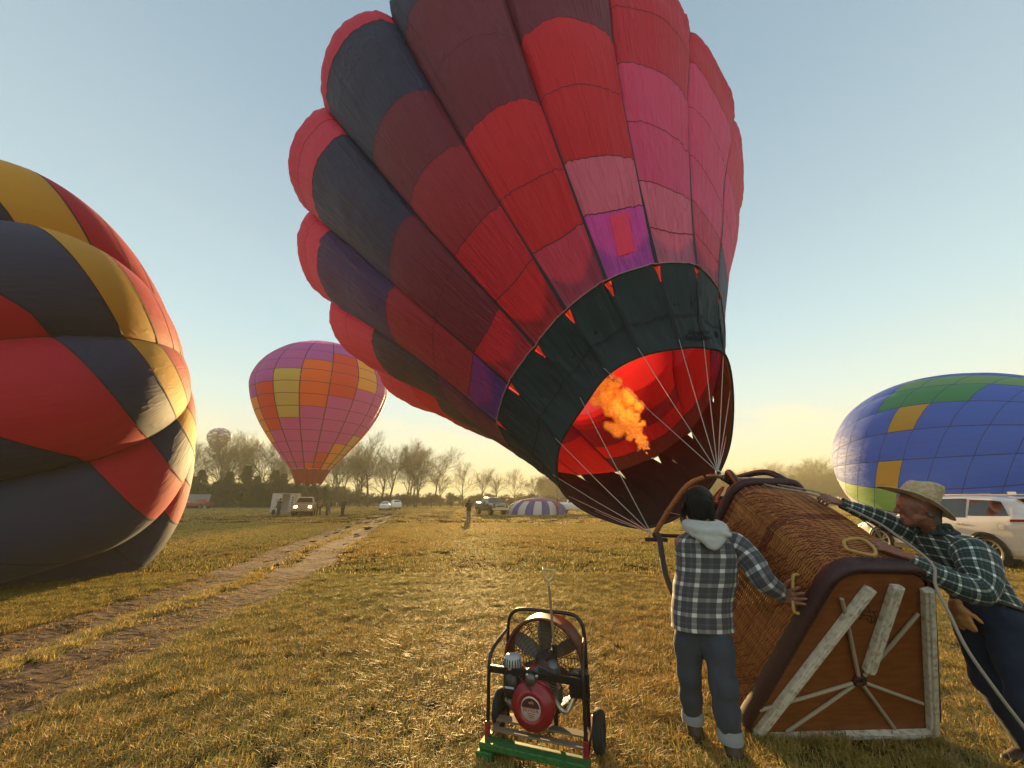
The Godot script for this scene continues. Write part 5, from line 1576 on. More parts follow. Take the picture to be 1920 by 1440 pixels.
# ---------- vehicles ----------
# stations along the car, front to back: [z, underside, belt, top, half width, half width at top]
func car(called: String, label: String, at: Vector3, turn: float, st: Array, paint: Material, win: Array, wheels: Array, wr: float, o2 := {}) -> Node3D:
	var o := thing(called, label, o2.get("cat", "car"), at, turn, o2.get("group", ""))
	var n := st.size()
	var at_z := func(z: float) -> Array:
		var k := 0
		while k < n - 2 and z > st[k + 1][0]: k += 1
		var f := clampf((z - st[k][0]) / (st[k + 1][0] - st[k][0]), 0, 1)
		var r := []
		for c in 6: r.append(lerpf(st[k][c], st[k + 1][c], f))
		return r
	# half section, q 0 at the sill to 1 on the centre line of the top
	var pt := func(z: float, q: float, side: float, off: float) -> Vector3:
		var s: Array = at_z.call(z)
		var h: float = s[3] - s[2]
		var P := [Vector2(s[4] - .10, s[1]), Vector2(s[4] - .015, s[1] + .10), Vector2(s[4], s[1] + (s[2] - s[1]) * .5), Vector2(s[4] - .005, s[2] - .10), Vector2(s[4] - .03, s[2]), Vector2(lerpf(s[4] - .05, s[5], .5), s[2] + h * .5), Vector2(s[5], s[3] - minf(.06, h * .3)), Vector2(s[5] - .12, s[3] - .008), Vector2(s[5] * .5, s[3] + .012), Vector2(0, s[3] + .018)]
		var t := clampf(q, 0, 1) * (P.size() - 1); var k := mini(int(t), P.size() - 2); var p: Vector2 = P[k].lerp(P[k + 1], t - k)
		var d: Vector2 = P[k + 1] - P[k]; var no := Vector2(d.y, -d.x).normalized()
		p += no * off
		return Vector3(p.x * side, p.y, z)
	var zs := []
	for k in n - 1:
		var m := maxi(1, int((st[k + 1][0] - st[k][0]) / (.045 if o2.get("fine", false) else .09)))
		for j in m: zs.append(lerpf(st[k][0], st[k + 1][0], j / float(m)))
	zs.append(st[n - 1][0])
	var P := PackedVector3Array(); var b := MB.new()
	var rows := []
	for z in zs:
		var ring := []
		for k in 28: ring.append(pt.call(z, k / 27.0, 1.0, 0.0))
		for k in range(26, -1, -1): ring.append(pt.call(z, k / 27.0, -1.0, 0.0))
		rows.append(ring)
	for j in zs.size() - 1:
		for i in 54:
			var mid_: Vector3 = (rows[j][i] + rows[j + 1][i + 1]) * .5
			var hole := false
			for wz in wheels: hole = hole or (mid_.y < wr * 2.2 and Vector2(mid_.y - wr, mid_.z - wz).length() < wr * 1.12)
			if not hole: b.quad(rows[j][i], rows[j][i + 1], rows[j + 1][i + 1], rows[j + 1][i])
	b.smooth = -1
	b.cap(rows[0], true); b.cap(rows[-1], false)
	for j in zs.size() - 1:      # floor
		b.quad(rows[j][0], rows[j + 1][0], rows[j + 1][-1], rows[j][-1])
	part("body", b.done(), paint, o)
	var glass := mat("dark_glass", Color(.012, .014, .016), .06)
	glass.metallic_specular = .7
	var trim := mat("black_trim", Color(.018, .018, .018), .6)
	for w in win:      # [name, z0, z1, q0, q1, slant0, slant1, both sides]
		for side in ([1.0, -1.0] if w[7] else [1.0]):
			var f := func(u, v) -> Vector3:
				var q: float = lerpf(w[3], w[4], v)
				var z: float = lerpf(w[1] + w[5] * v, w[2] + w[6] * v, u)
				var p: Vector3 = pt.call(z, q, side, .006)
				return p
			var g := func(u, v) -> Vector3: return f.call(1.0 - u if side > 0 else u, v)
			if w[7]:
				part("window", grid_mesh(8, 5, g), glass, o)
			else:
				var ff := func(u, v) -> Vector3:
					var z: float = lerpf(w[1], w[2], v)
					var x: float = lerpf(-1, 1, u)
					var s: Array = at_z.call(z)
					return Vector3(x * (s[5] - .10), s[3] + .022 - .012 * x * x, z)
				part("windscreen" if w[0] == "windscreen" else "rear_window", grid_mesh(8, 5, ff), glass, o)
	var tyre: Material = mats["black_rubber"]; var alloy := mat("alloy_rim", Color(.30, .30, .30), .3, .8); var dark := mat("wheel_dark", Color(.02, .02, .02), .6)
	for wz in wheels:
		for side in [1.0, -1.0]:
			var s: Array = at_z.call(wz)
			var c := Vector3((s[4] - .125) * side, wr, wz)
			var tb := MB.new(); tb.lathe(c, Vector3(side, 0, 0), [[-.1, wr * .7], [-.1, wr * .93], [-.06, wr], [.10, wr], [.135, wr * .93], [.135, wr * .74], [.11, wr * .72]], 32)
			part("tyre", tb.done(), tyre, o)
			var well := MB.new(); well.lathe(c, Vector3(side, 0, 0), [[-.16, .0], [-.16, wr * 1.12]], 24)
			part("wheel_well", well.done(), dark, o)
			var db := MB.new(); db.lathe(c, Vector3(side, 0, 0), [[.04, .0], [.04, wr * .73]], 28)
			var rim := part("rim", db.done(), dark, o)
			var rb := MB.new(); rb.lathe(c, Vector3(side, 0, 0), [[.09, wr * .73], [.12, wr * .74], [.125, wr * .68], [.10, wr * .66]], 32); rb.lathe(c, Vector3(side, 0, 0), [[.06, wr * .14], [.105, wr * .13], [.115, wr * .08], [.118, 0]], 16)
			for k in 10:
				var a := TAU * k / 10 + (.12 if k % 2 else -.12)
				rb.beam(c + Vector3(.10 * side, cos(a) * wr * .12, sin(a) * wr * .12), c + Vector3(.105 * side, cos(a) * wr * .68, sin(a) * wr * .68), wr * .075, .03, Vector3(side, 0, 0))
			part("spokes", rb.done(), alloy, rim)
			var arch := []; for k in 19: arch.append(Vector3((s[4] + .006) * side, wr * .80 + sin(PI * k / 18) * wr * 1.42, wz + cos(PI * k / 18) * wr * 1.26))
			var ab := MB.new()
			for k in 18:
				var p0: Vector3 = arch[k]; var p1: Vector3 = arch[k + 1]
				var i0 := c + (p0 - c) * .86; var i1 := c + (p1 - c) * .86
				i0.x = p0.x + .004 * side; i1.x = p1.x + .004 * side
				if side > 0: ab.quad(p0, p1, i1, i0)
				else: ab.quad(p1, p0, i0, i1)
				ab.quad(i0, i1, Vector3(c.x - .15 * side, i1.y, i1.z), Vector3(c.x - .15 * side, i0.y, i0.z))
			part("wheel_arch", ab.done(), trim, o)
	for l in o2.get("lamps", []):   # [name, z, q0, q1, material, dz]
		for side in [1.0, -1.0]:
			var f := func(u, v) -> Vector3: return pt.call(l[1] + l[5] * (u if side < 0 else 1.0 - u), lerpf(l[2], l[3], v), side, .012)
			part(l[0], grid_mesh(5, 3, f), l[4], o)
	for x in o2.get("boxes", []):   # [name, centre, size, material]
		var bb := MB.new(); bb.box(x[1], x[2])
		part(x[0], bb.done(), x[3], o)
	return o

func build_vehicles() -> void:
	var white := mat("white_car_paint", Color(.78, .78, .76), .25)
	white.clearcoat_enabled = true; white.clearcoat = .8; white.clearcoat_roughness = .08
	var red_lamp := mat("red_lamp", Color(.16, .006, .008), .15); var clear := mat("lamp_glass", Color(.45, .45, .42), .1)
	var trim := mat("black_trim", Color(.018, .018, .018), .6); var chrome := mat("chrome", Color(.55, .55, .53), .15, .9)
	# long-roofed white car, nose away from the camera
	var suv := [[-2.52, .34, .60, .70, .70, .55], [-2.40, .26, .78, .92, .88, .66], [-1.9, .22, .92, 1.02, .965, .74], [-1.15, .22, 1.00, 1.12, .975, .76], [-.35, .22, 1.04, 1.62, .98, .66], [.10, .22, 1.05, 1.72, .98, .68], [.9, .22, 1.07, 1.735, .985, .68], [1.6, .22, 1.10, 1.70, .98, .655], [2.05, .25, 1.14, 1.62, .965, .62], [2.42, .32, 1.16, 1.30, .92, .64], [2.53, .42, .98, 1.06, .84, .60]]
	car("white_suv", "white long roofed car with dark windows parked behind the man in the straw hat", Vector3(13.12, 0, -12.05), deg_to_rad(1), suv, white,
		[["window", -.55, .18, .475, .65, .32, .0, true], ["window", .22, 1.08, .475, .66, .0, -.02, true], ["window", 1.13, 2.0, .49, .65, .0, -.22, true], ["windscreen", -1.05, -.42, 0, 0, 0, 0, false], ["rear_window", 2.0, 2.38, 0, 0, 0, 0, false]], [-1.52, 1.42], .375,
		{"fine": true, "lamps": [["tail_light", 2.05, .40, .45, red_lamp, .36], ["headlight", -2.46, .36, .44, clear, .28]], "boxes": [["sill_cladding", Vector3(.955, .27, -.05), Vector3(.06, .14, 2.1), trim], ["sill_cladding", Vector3(-.955, .27, -.05), Vector3(.06, .14, 2.1), trim], ["sill_strip", Vector3(-.985, .345, -.05), Vector3(.012, .03, 2.0), chrome], ["roof_rail", Vector3(-.64, 1.76, .85), Vector3(.03, .03, 1.5), chrome], ["roof_rail", Vector3(.64, 1.76, .85), Vector3(.03, .03, 1.5), chrome], ["roof_fin", Vector3(0, 1.79, 1.55), Vector3(.04, .07, .16), white], ["rear_bumper", Vector3(0, .45, 2.50), Vector3(1.7, .20, .12), trim], ["wing_mirror", Vector3(-1.08, 1.08, -.72), Vector3(.20, .14, .10), white], ["wing_mirror", Vector3(1.08, 1.08, -.72), Vector3(.20, .14, .10), white], ["spoiler", Vector3(0, 1.66, 2.12), Vector3(1.15, .03, .26), white], ["door_handle", Vector3(-.985, .98, .05), Vector3(.02, .03, .2), chrome], ["door_handle", Vector3(-.985, 1.0, .95), Vector3(.02, .03, .2), chrome]]})
	for q in [["fuel_flap", Vector3(-.978, .98, 1.86), .085]]:
		var ring := []; for k in 25: ring.append(q[1] + Vector3(0, cos(TAU * k / 24) * q[2], sin(TAU * k / 24) * q[2]))
		part(q[0], tube_mesh(ring, .003, 4), trim, get_node("white_suv"))
	# dark pickup facing the camera
	var dk := mat("dark_pickup_paint", Color(.035, .04, .045), .25)
	dk.clearcoat_enabled = true; dk.clearcoat = .8; dk.clearcoat_roughness = .1
	var pk := [[-3.0, .55, 1.0, 1.15, .92, .84], [-2.88, .50, 1.15, 1.30, 1.0, .9], [-1.55, .50, 1.22, 1.36, 1.01, .9], [-.85, .50, 1.26, 1.92, 1.01, .74], [-.4, .50, 1.27, 1.99, 1.01, .76], [.8, .50, 1.27, 1.98, 1.01, .76], [1.05, .50, 1.27, 1.86, 1.01, .78], [1.12, .50, 1.25, 1.38, 1.01, .95], [2.95, .52, 1.25, 1.38, 1.01, .95], [3.0, .55, 1.2, 1.34, 1.0, .94]]
	car("pickup_truck", "dark crew cab pickup truck with a chrome nose parked facing the camera in the field", Vector3(-2.6, 0, -49.5), deg_to_rad(205), pk, dk,
		[["window", -.95, .0, .475, .66, .35, .0, true], ["window", .06, .95, .475, .66, .0, -.08, true], ["windscreen", -1.5, -.9, 0, 0, 0, 0, false], ["rear_window", 1.05, 1.11, 0, 0, 0, 0, false]], [-1.95, 1.85], .43,
		{"cat": "pickup truck", "lamps": [["headlight", -2.97, .34, .44, clear, .14], ["tail_light", 2.9, .34, .44, red_lamp, .09]], "boxes": [["grille", Vector3(0, .98, -3.02), Vector3(1.25, .36, .08), chrome], ["grille_mesh", Vector3(0, .98, -3.07), Vector3(1.05, .20, .03), trim], ["front_bumper", Vector3(0, .66, -3.08), Vector3(2.0, .24, .20), chrome], ["rear_bumper", Vector3(0, .66, 3.06), Vector3(1.9, .2, .16), chrome], ["wing_mirror", Vector3(-1.2, 1.35, -.85), Vector3(.26, .28, .12), trim], ["wing_mirror", Vector3(1.2, 1.35, -.85), Vector3(.26, .28, .12), trim], ["running_board", Vector3(-1.03, .46, 0), Vector3(.16, .06, 2.0), trim], ["running_board", Vector3(1.03, .46, 0), Vector3(.16, .06, 2.0), trim], ["roof_lights", Vector3(0, 2.03, -.45), Vector3(.9, .05, .08), mat("amber_lamp", Color(.5, .2, .03), .3)]]})
	# small cars far off
	var sed := [[-2.3, .3, .6, .68, .74, .6], [-2.1, .24, .75, .84, .86, .7], [-.95, .22, .88, .98, .9, .74], [-.2, .22, .92, 1.38, .9, .6], [.5, .22, .93, 1.45, .9, .62], [1.2, .22, .94, 1.36, .9, .6], [1.85, .24, .95, 1.05, .88, .68], [2.3, .34, .8, .9, .78, .62]]
	var wn := [["window", -.35, .4, .475, .65, .3, .0, true], ["window", .45, 1.35, .475, .65, .0, -.25, true], ["windscreen", -.85, -.28, 0, 0, 0, 0, false], ["rear_window", 1.3, 1.78, 0, 0, 0, 0, false]]
	car("white_car", "small white car parked farthest left of a pair, below the tallest bare tree", Vector3(-22.6, 0, -72), deg_to_rad(12), sed, white, wn, [-1.4, 1.35], .32, {"group": "white cars by the tree line", "lamps": [["tail_light", 2.1, .36, .44, red_lamp, .16], ["headlight", -2.2, .36, .44, clear, .14]]})
	car("white_car", "small white car half hidden behind the other white car by the tree", Vector3(-22.9, 0, -78), deg_to_rad(30), suv, white, [["window", -.55, .18, .475, .65, .32, .0, true], ["window", .22, 1.08, .475, .66, .0, -.02, true], ["windscreen", -1.05, -.42, 0, 0, 0, 0, false], ["rear_window", 2.0, 2.38, 0, 0, 0, 0, false]], [-1.5, 1.4], .35, {"group": "white cars by the tree line"})
	car("white_pickup", "white pickup half hidden behind the leaning balloon's skirt, right of the striped balloon", Vector3(8.2, 0, -50.5), deg_to_rad(250), pk, white, [["window", -.95, .0, .475, .66, .35, .0, true], ["window", .06, .95, .475, .66, .0, -.08, true], ["windscreen", -1.5, -.9, 0, 0, 0, 0, false]], [-1.95, 1.85], .43, {"cat": "pickup truck", "boxes": [["grille", Vector3(0, .98, -3.02), Vector3(1.25, .36, .08), trim]]})
	# truck with its lamps lit beside the trailer
	var lit := mat("lit_headlamp", Color(.9, .8, .6), .3)
	lit.emission_enabled = true; lit.emission = Color(1, .80, .48); lit.emission_energy_multiplier = 9.0
	car("tow_truck", "vehicle with dazzling lit headlamps standing right of the white trailer under the magenta balloon", Vector3(-23.2, 0, -45.2), deg_to_rad(203), pk, mat("tan_truck_paint", Color(.30, .20, .12), .25), [["window", -.95, .0, .475, .66, .35, .0, true], ["window", .06, .95, .475, .66, .0, -.08, true], ["windscreen", -1.5, -.9, 0, 0, 0, 0, false]], [-1.95, 1.85], .43, {"cat": "pickup truck", "boxes": [["grille", Vector3(0, .98, -3.02), Vector3(1.25, .36, .08), chrome], ["headlamp", Vector3(-.66, 1.0, -3.05), Vector3(.26, .2, .06), lit], ["headlamp", Vector3(.66, 1.0, -3.05), Vector3(.26, .2, .06), lit], ["front_bumper", Vector3(0, .66, -3.08), Vector3(2.0, .24, .20), chrome]]})
	for hx in [-.66, .66]:
		var l := SpotLight3D.new(); l.name = numbered("headlamp_light"); var tk := get_node("tow_truck")
		l.position = tk.transform * Vector3(hx, 1.0, -3.15); l.rotation = Vector3(0, deg_to_rad(203), 0)
		l.light_color = Color(1, .8, .48); l.light_energy = 3.0; l.spot_angle = 40; l.spot_range = 90; l.spot_attenuation = 2.0; l.light_size = .12; l.shadow_enabled = true
		add_child(l)
	# white trailer with open rear doors
	var t := thing("box_trailer", "white enclosed trailer with a balloon emblem and its doors swung open", "trailer", Vector3(-26.3, 0, -46.5), deg_to_rad(30))
	t.scale = Vector3(.60, 1, .8)
	var pan := mat("trailer_panel", Color(.55, .55, .53), .4)
	var tb := MB.new(); tb.box(Vector3(-1.35, 1.35, 0), Vector3(1.7, 2.0, .06), Basis(), .01)
	part("side_panel", tb.done(), pan, t)
	var fr := MB.new(); fr.box(Vector3(.2, 2.38, -1.1), Vector3(4.8, .06, 2.3), Basis(), .01); fr.box(Vector3(.2, .33, -1.1), Vector3(4.8, .10, 2.3), Basis(), .01); fr.box(Vector3(-2.19, 1.35, -1.1), Vector3(.06, 2.0, 2.2), Basis(), .01); fr.box(Vector3(.2, 1.35, -2.22), Vector3(4.8, 2.0, .06), Basis(), .01)
	part("shell", fr.done(), pan, t)
	var dr := MB.new(); dr.box(Vector3(1.25, 1.35, .02), Vector3(.95, 2.0, .06), Basis(Vector3.UP, .1), .01)
	part("door", dr.done(), pan, t)
	var dr2 := MB.new(); dr2.box(Vector3(2.2, 1.35, .35), Vector3(1.0, 2.0, .06), Basis(Vector3.UP, -.75), .01)
	part("door", dr2.done(), mat("cream_panel", Color(.50, .42, .26), .4), t)
	var em := MB.new(); em.lathe(Vector3(-1.25, 1.15, .04), Vector3.UP, [[0, .05], [.12, .16], [.38, .34], [.58, .34], [.74, .20], [.79, 0]], 18)
	var emi := part("balloon_emblem", em.done(), mat("emblem_red", Color(.22, .03, .04), .5), t); emi.scale = Vector3(1.3, 1, .06); emi.position.x = 1.25 * .3
	for k in 3:
		var sb := MB.new(); sb.box(Vector3(-1.25, 1.42 + k * .17, .064), Vector3([.42, .60, .44][k], .05, .006), Basis(), .001)
		part("emblem_band", sb.done(), mat("emblem_blue", Color(.03, .04, .14), .5), t)
	for k in 6:
		var sb := MB.new(); sb.box(Vector3(-1.5 + k * .11, .86, .036), Vector3(.075, .13, .008), Basis(), .001)
		part("letter_block", sb.done(), mat("print_grey", Color(.10, .10, .11), .6), t)
	for k in 5:
		var sb := MB.new(); sb.box(Vector3(1.25 + .04 * (k % 2), 1.95 - k * .28, .07), Vector3(.26, .14, .008), Basis(Vector3.UP, .1), .001)
		part("letter_block", sb.done(), mat("print_green", Color(.05, .11, .06), .6), t)
	for wz in [-1.6, -.8, 1.6]:
		var wb := MB.new(); wb.lathe(Vector3(wz, .33, -.1), Vector3(0, 0, 1), [[0, .2], [0, .31], [.03, .33], [.16, .33], [.19, .31], [.19, .18], [.15, 0]], 20)
		part("wheel", wb.done(), mats["black_rubber"], t)
	var bm := MB.new(); bm.box(Vector3(0, .24, .02), Vector3(4.6, .08, .08), Basis(), .01)
	part("chassis_beam", bm.done(), trim, t)
	# wicker basket under the magenta balloon
	var bk2 := thing("wicker_basket", "small dark wicker basket hanging under the magenta balloon behind the lit vehicle", "basket", Vector3(-23.6, .05, -46.4))
	var wb2 := MB.new(); wb2.box(Vector3(0, .55, 0), Vector3(1.4, 1.1, 1.1), Basis(), .1)
	part("wicker_wall", wb2.done(), mat("wicker_far", Color(.12, .07, .03), .9), bk2)
	for s in [[-.6, -.45], [.6, -.45], [-.6, .45], [.6, .45]]:
		part("upright", tube_mesh([Vector3(s[0], 1.0, s[1]), Vector3(s[0] * .7, 2.1, s[1] * .7)], .03, 5), trim, bk2)
		part("cable", tube_mesh([Vector3(s[0] * .7, 2.1, s[1] * .7), Vector3(s[0] * 2.1, 3.5, s[1] * 2.1)], .012, 4), trim, bk2)
	# white farm building and red vehicle far left
	var h := thing("white_barn", "low white building with a gabled roof at the foot of the trees, far left", "building", Vector3(-70, 0, -88), deg_to_rad(35))
	h.scale = Vector3.ONE * .7
	var wl := MB.new(); wl.box(Vector3(0, 1.25, 0), Vector3(8, 2.5, 5), Basis(), .02); wl.smooth = -1
	wl.tri(Vector3(4, 2.5, 2.5), Vector3(4, 2.5, -2.5), Vector3(4, 4.1, 0)); wl.tri(Vector3(-4, 2.5, -2.5), Vector3(-4, 2.5, 2.5), Vector3(-4, 4.1, 0))
	part("wall", wl.done(), mat("white_siding", Color(.50, .50, .48), .7), h)
	var rf := MB.new()
	for s in [-1.0, 1.0]: rf.box(Vector3(0, 3.32, 1.38 * s), Vector3(8.6, .12, 3.3), Basis(Vector3.RIGHT, .53 * s), .02)
	part("roof", rf.done(), mat("grey_roof", Color(.16, .15, .14), .7), h)
	for k in 3:
		var db := MB.new(); db.box(Vector3(-2.6 + k * 2.4, .95, 2.52), Vector3(1.7, 1.9, .06), Basis(), .01)
		part("doorway", db.done(), mat("dark_opening", Color(.03, .03, .035), .8), h)
	car("red_pickup", "red pickup parked beside the low white building, far left", Vector3(-66.3, 0, -85), deg_to_rad(75), pk, mat("red_truck_paint", Color(.26, .025, .02), .3), [["window", -.95, .0, .475, .66, .35, .0, true], ["window", .06, .95, .475, .66, .0, -.08, true]], [-1.95, 1.85], .43, {"cat": "pickup truck"})

# ---------- people far off ----------
func far_person(at: Vector3, turn: float, h: float, label: String, top: Color, legs: Color, pose: String, key: String) -> void:
	var o := thing("person", label, "person", at, turn)
	o.scale = Vector3.ONE * (h / 1.75)
	var skin: Material = mats["skin"]
	var sp := .10 if pose != "stride" else .18
	var hl := Vector3(-.09, .88, 0); var hr := Vector3(.09, .88, 0)
	var al := Vector3(-sp, .07, .05 if pose == "stride" else 0.0); var ar := Vector3(sp, .07, -.08 if pose == "stride" else 0.0)
	var sl := Vector3(-.19, 1.42, 0); var sr := Vector3(.19, 1.42, 0)
	var el := Vector3(-.27, 1.14, .02); var er := Vector3(.27, 1.14, .02); var wl := Vector3(-.25, .88, -.1); var wr := Vector3(.25, .88, -.1)
	if pose == "folded": el = Vector3(-.30, 1.16, -.05); er = Vector3(.30, 1.16, -.05); wl = Vector3(.06, 1.2, -.22); wr = Vector3(-.06, 1.16, -.22)
	if pose == "reach": er = Vector3(.34, 1.22, -.2); wr = Vector3(.48, 1.15, -.42)
	if pose == "photo": el = Vector3(-.24, 1.2, -.2); er = Vector3(.24, 1.2, -.2); wl = Vector3(-.05, 1.5, -.28); wr = Vector3(.05, 1.5, -.28)
	var c := .032
	part("body", nets([[Vector3(0, 1.64, 0), Vector3(0, 1.58, -.02), .10, .085], [Vector3(0, 1.55, 0), Vector3(0, 1.1, 0), .05, .11], [Vector3(0, 1.1, 0), Vector3(0, .9, 0), .11, .11], [sl, el, .045, .04], [el, wl, .04, .03], [wl, wl + (wl - el).normalized() * .09, .035, .03], [sr, er, .045, .04], [er, wr, .04, .03], [wr, wr + (wr - er).normalized() * .09, .035, .03], [hl, al, .07, .04], [hr, ar, .07, .04]], c, .05), skin, o)
	part("jacket", nets([[Vector3(-.10, 1.38, 0), Vector3(.10, 1.38, 0), .125, .125], [Vector3(-.07, 1.15, 0), Vector3(.07, 1.15, 0), .15, .15], [Vector3(-.07, .92, 0), Vector3(.07, .92, 0), .15, .15], [sl, el, .075, .065], [el, wl, .062, .05], [sr, er, .075, .065], [er, wr, .062, .05]], c, .06, .01), mat("jacket_" + key, top, .8), o)
	part("trousers", nets([[hl + Vector3(0, -.02, 0), hr + Vector3(0, -.02, 0), .125, .125], [hl, (hl + al) * .5, .11, .085], [(hl + al) * .5, al, .085, .07], [hr, (hr + ar) * .5, .11, .085], [(hr + ar) * .5, ar, .085, .07]], c, .05, .008), mat("trousers_" + key, legs, .85), o)
	part("hair", nets([[Vector3(0, 1.68, .02), Vector3(0, 1.62, .04), .105, .09]], c * .8, .03), mats["dark_hair"], o)
	for a in [al, ar]: part("shoe", nets([[a + Vector3(0, -.02, .02), a + Vector3(0, -.03, -.15), .05, .04]], c * .8, .02), mats["dark_boot"], o)

func build_far_people() -> void:
	far_person(Vector3(-3.55, 0, -33.2), .3, 1.68, "person in dark top and light jeans standing alone on the grass, hands raised", Color(.02, .02, .022), Color(.16, .18, .20), "photo", "lone")
	far_person(Vector3(-17.6, 0, -42.0), 2.9, 1.82, "person in dark olive coat standing with elbows out at the left of the field", Color(.035, .04, .03), Color(.012, .012, .014), "folded", "coat")
	far_person(Vector3(-23.2, 0, -51.5), 2.2, 1.78, "person in a black hooded top and grey trousers facing the trees", Color(.014, .014, .016), Color(.20, .20, .20), "stand", "hooded")
	far_person(Vector3(-26.1, 0, -45.2), 1.2, 1.85, "stout person in a grey jumper and blue jeans reaching into the open trailer", Color(.07, .06, .065), Color(.05, .07, .11), "reach", "jumper")
	far_person(Vector3(-21.9, 0, -45.8), .6, 1.9, "person in a tan jacket beside the lit vehicle, nearer the magenta balloon", Color(.24, .12, .06), Color(.12, .07, .04), "stride", "tan")
	far_person(Vector3(-21.3, 0, -46.6), -.4, 1.75, "person in a brown coat at the right of the lit vehicle", Color(.16, .09, .06), Color(.08, .05, .035), "stand", "brown")
	far_person(Vector3(5.35, 0, -47.5), 1.3, 1.8, "person in a red top standing before the striped half inflated balloon", Color(.30, .04, .03), Color(.03, .03, .035), "reach", "redtop")

# ---------- trees ----------
func bare_tree(h: float, spread: float, seed_: int, twin := false) -> Array:
	var r := RandomNumberGenerator.new(); r.seed = seed_
	var tb := MB.new(); var cb := MB.new()
	var todo := []
	var starts := [[Vector3.ZERO, Vector3(r.randf_range(-.05, .05), 1, r.randf_range(-.05, .05)), h * .52, h * .018, 0]]
	if twin: starts = [[Vector3(-.25, 0, 0), Vector3(-.13, 1, .02), h * .5, h * .015, 0], [Vector3(.3, 0, 0), Vector3(.10, 1, -.03), h * .5, h * .016, 0]]
	todo.append_array(starts)
	while todo.size():
		var b: Array = todo.pop_back()
		var p: Vector3 = b[0]; var d: Vector3 = b[1].normalized(); var L: float = b[2]; var rad: float = b[3]; var lv: int = b[4]
		var segs: int = [8, 7, 5, 4, 2][lv]
		var pts := [p]; var rs := [rad]
		var kids := []
		for i in segs:
			var bend := [.05, .13, .2, .28, .35][lv] as float
			d = (d + Vector3(r.randf_range(-1, 1), r.randf_range(-1, 1) * .6 + (.22 if lv > 0 else 0.0), r.randf_range(-1, 1)) * bend).normalized()
			p += d * L / segs
			pts.append(p); rs.append(rad * lerpf(1.0, .45 if lv < 4 else .4, (i + 1.0) / segs))
			var f := (i + 1.0) / segs
			if lv < 4 and f > [.42, .28, .25, .2][lv]:
				var nk: int = [1, 1, 1, 1][lv] if i < segs - 1 else [4, 3, 3, 2][lv]
				if lv == 3 and r.randf() < .5: nk += 1
				for k in nk:
					var side := d.cross(Vector3(r.randf_range(-1, 1), r.randf_range(-1, 1), r.randf_range(-1, 1))).normalized()
					var ang := r.randf_range(.5, .95) * (1.0 if i < segs - 1 else .62) * spread
					var nd := d * cos(ang) + side * sin(ang)
					if lv == 0: nd.y = absf(nd.y) * .8 + .25
					if lv > 0 and nd.y < -.2: nd.y = -nd.y * .4
					kids.append([p, nd, h * [.40, .21, .11, .055][lv] * r.randf_range(.75, 1.1) * (1.0 if lv else lerpf(1.0, .9, f)), maxf(rs[-1] * r.randf_range(.5, .7), [.06, .036, .021, .013][lv]), lv + 1])
		(tb if lv == 0 else cb).tube(pts, rs, [8, 6, 4, 3, 3][lv], false)
		todo.append_array(kids)
	return [tb.done(), cb.done()]

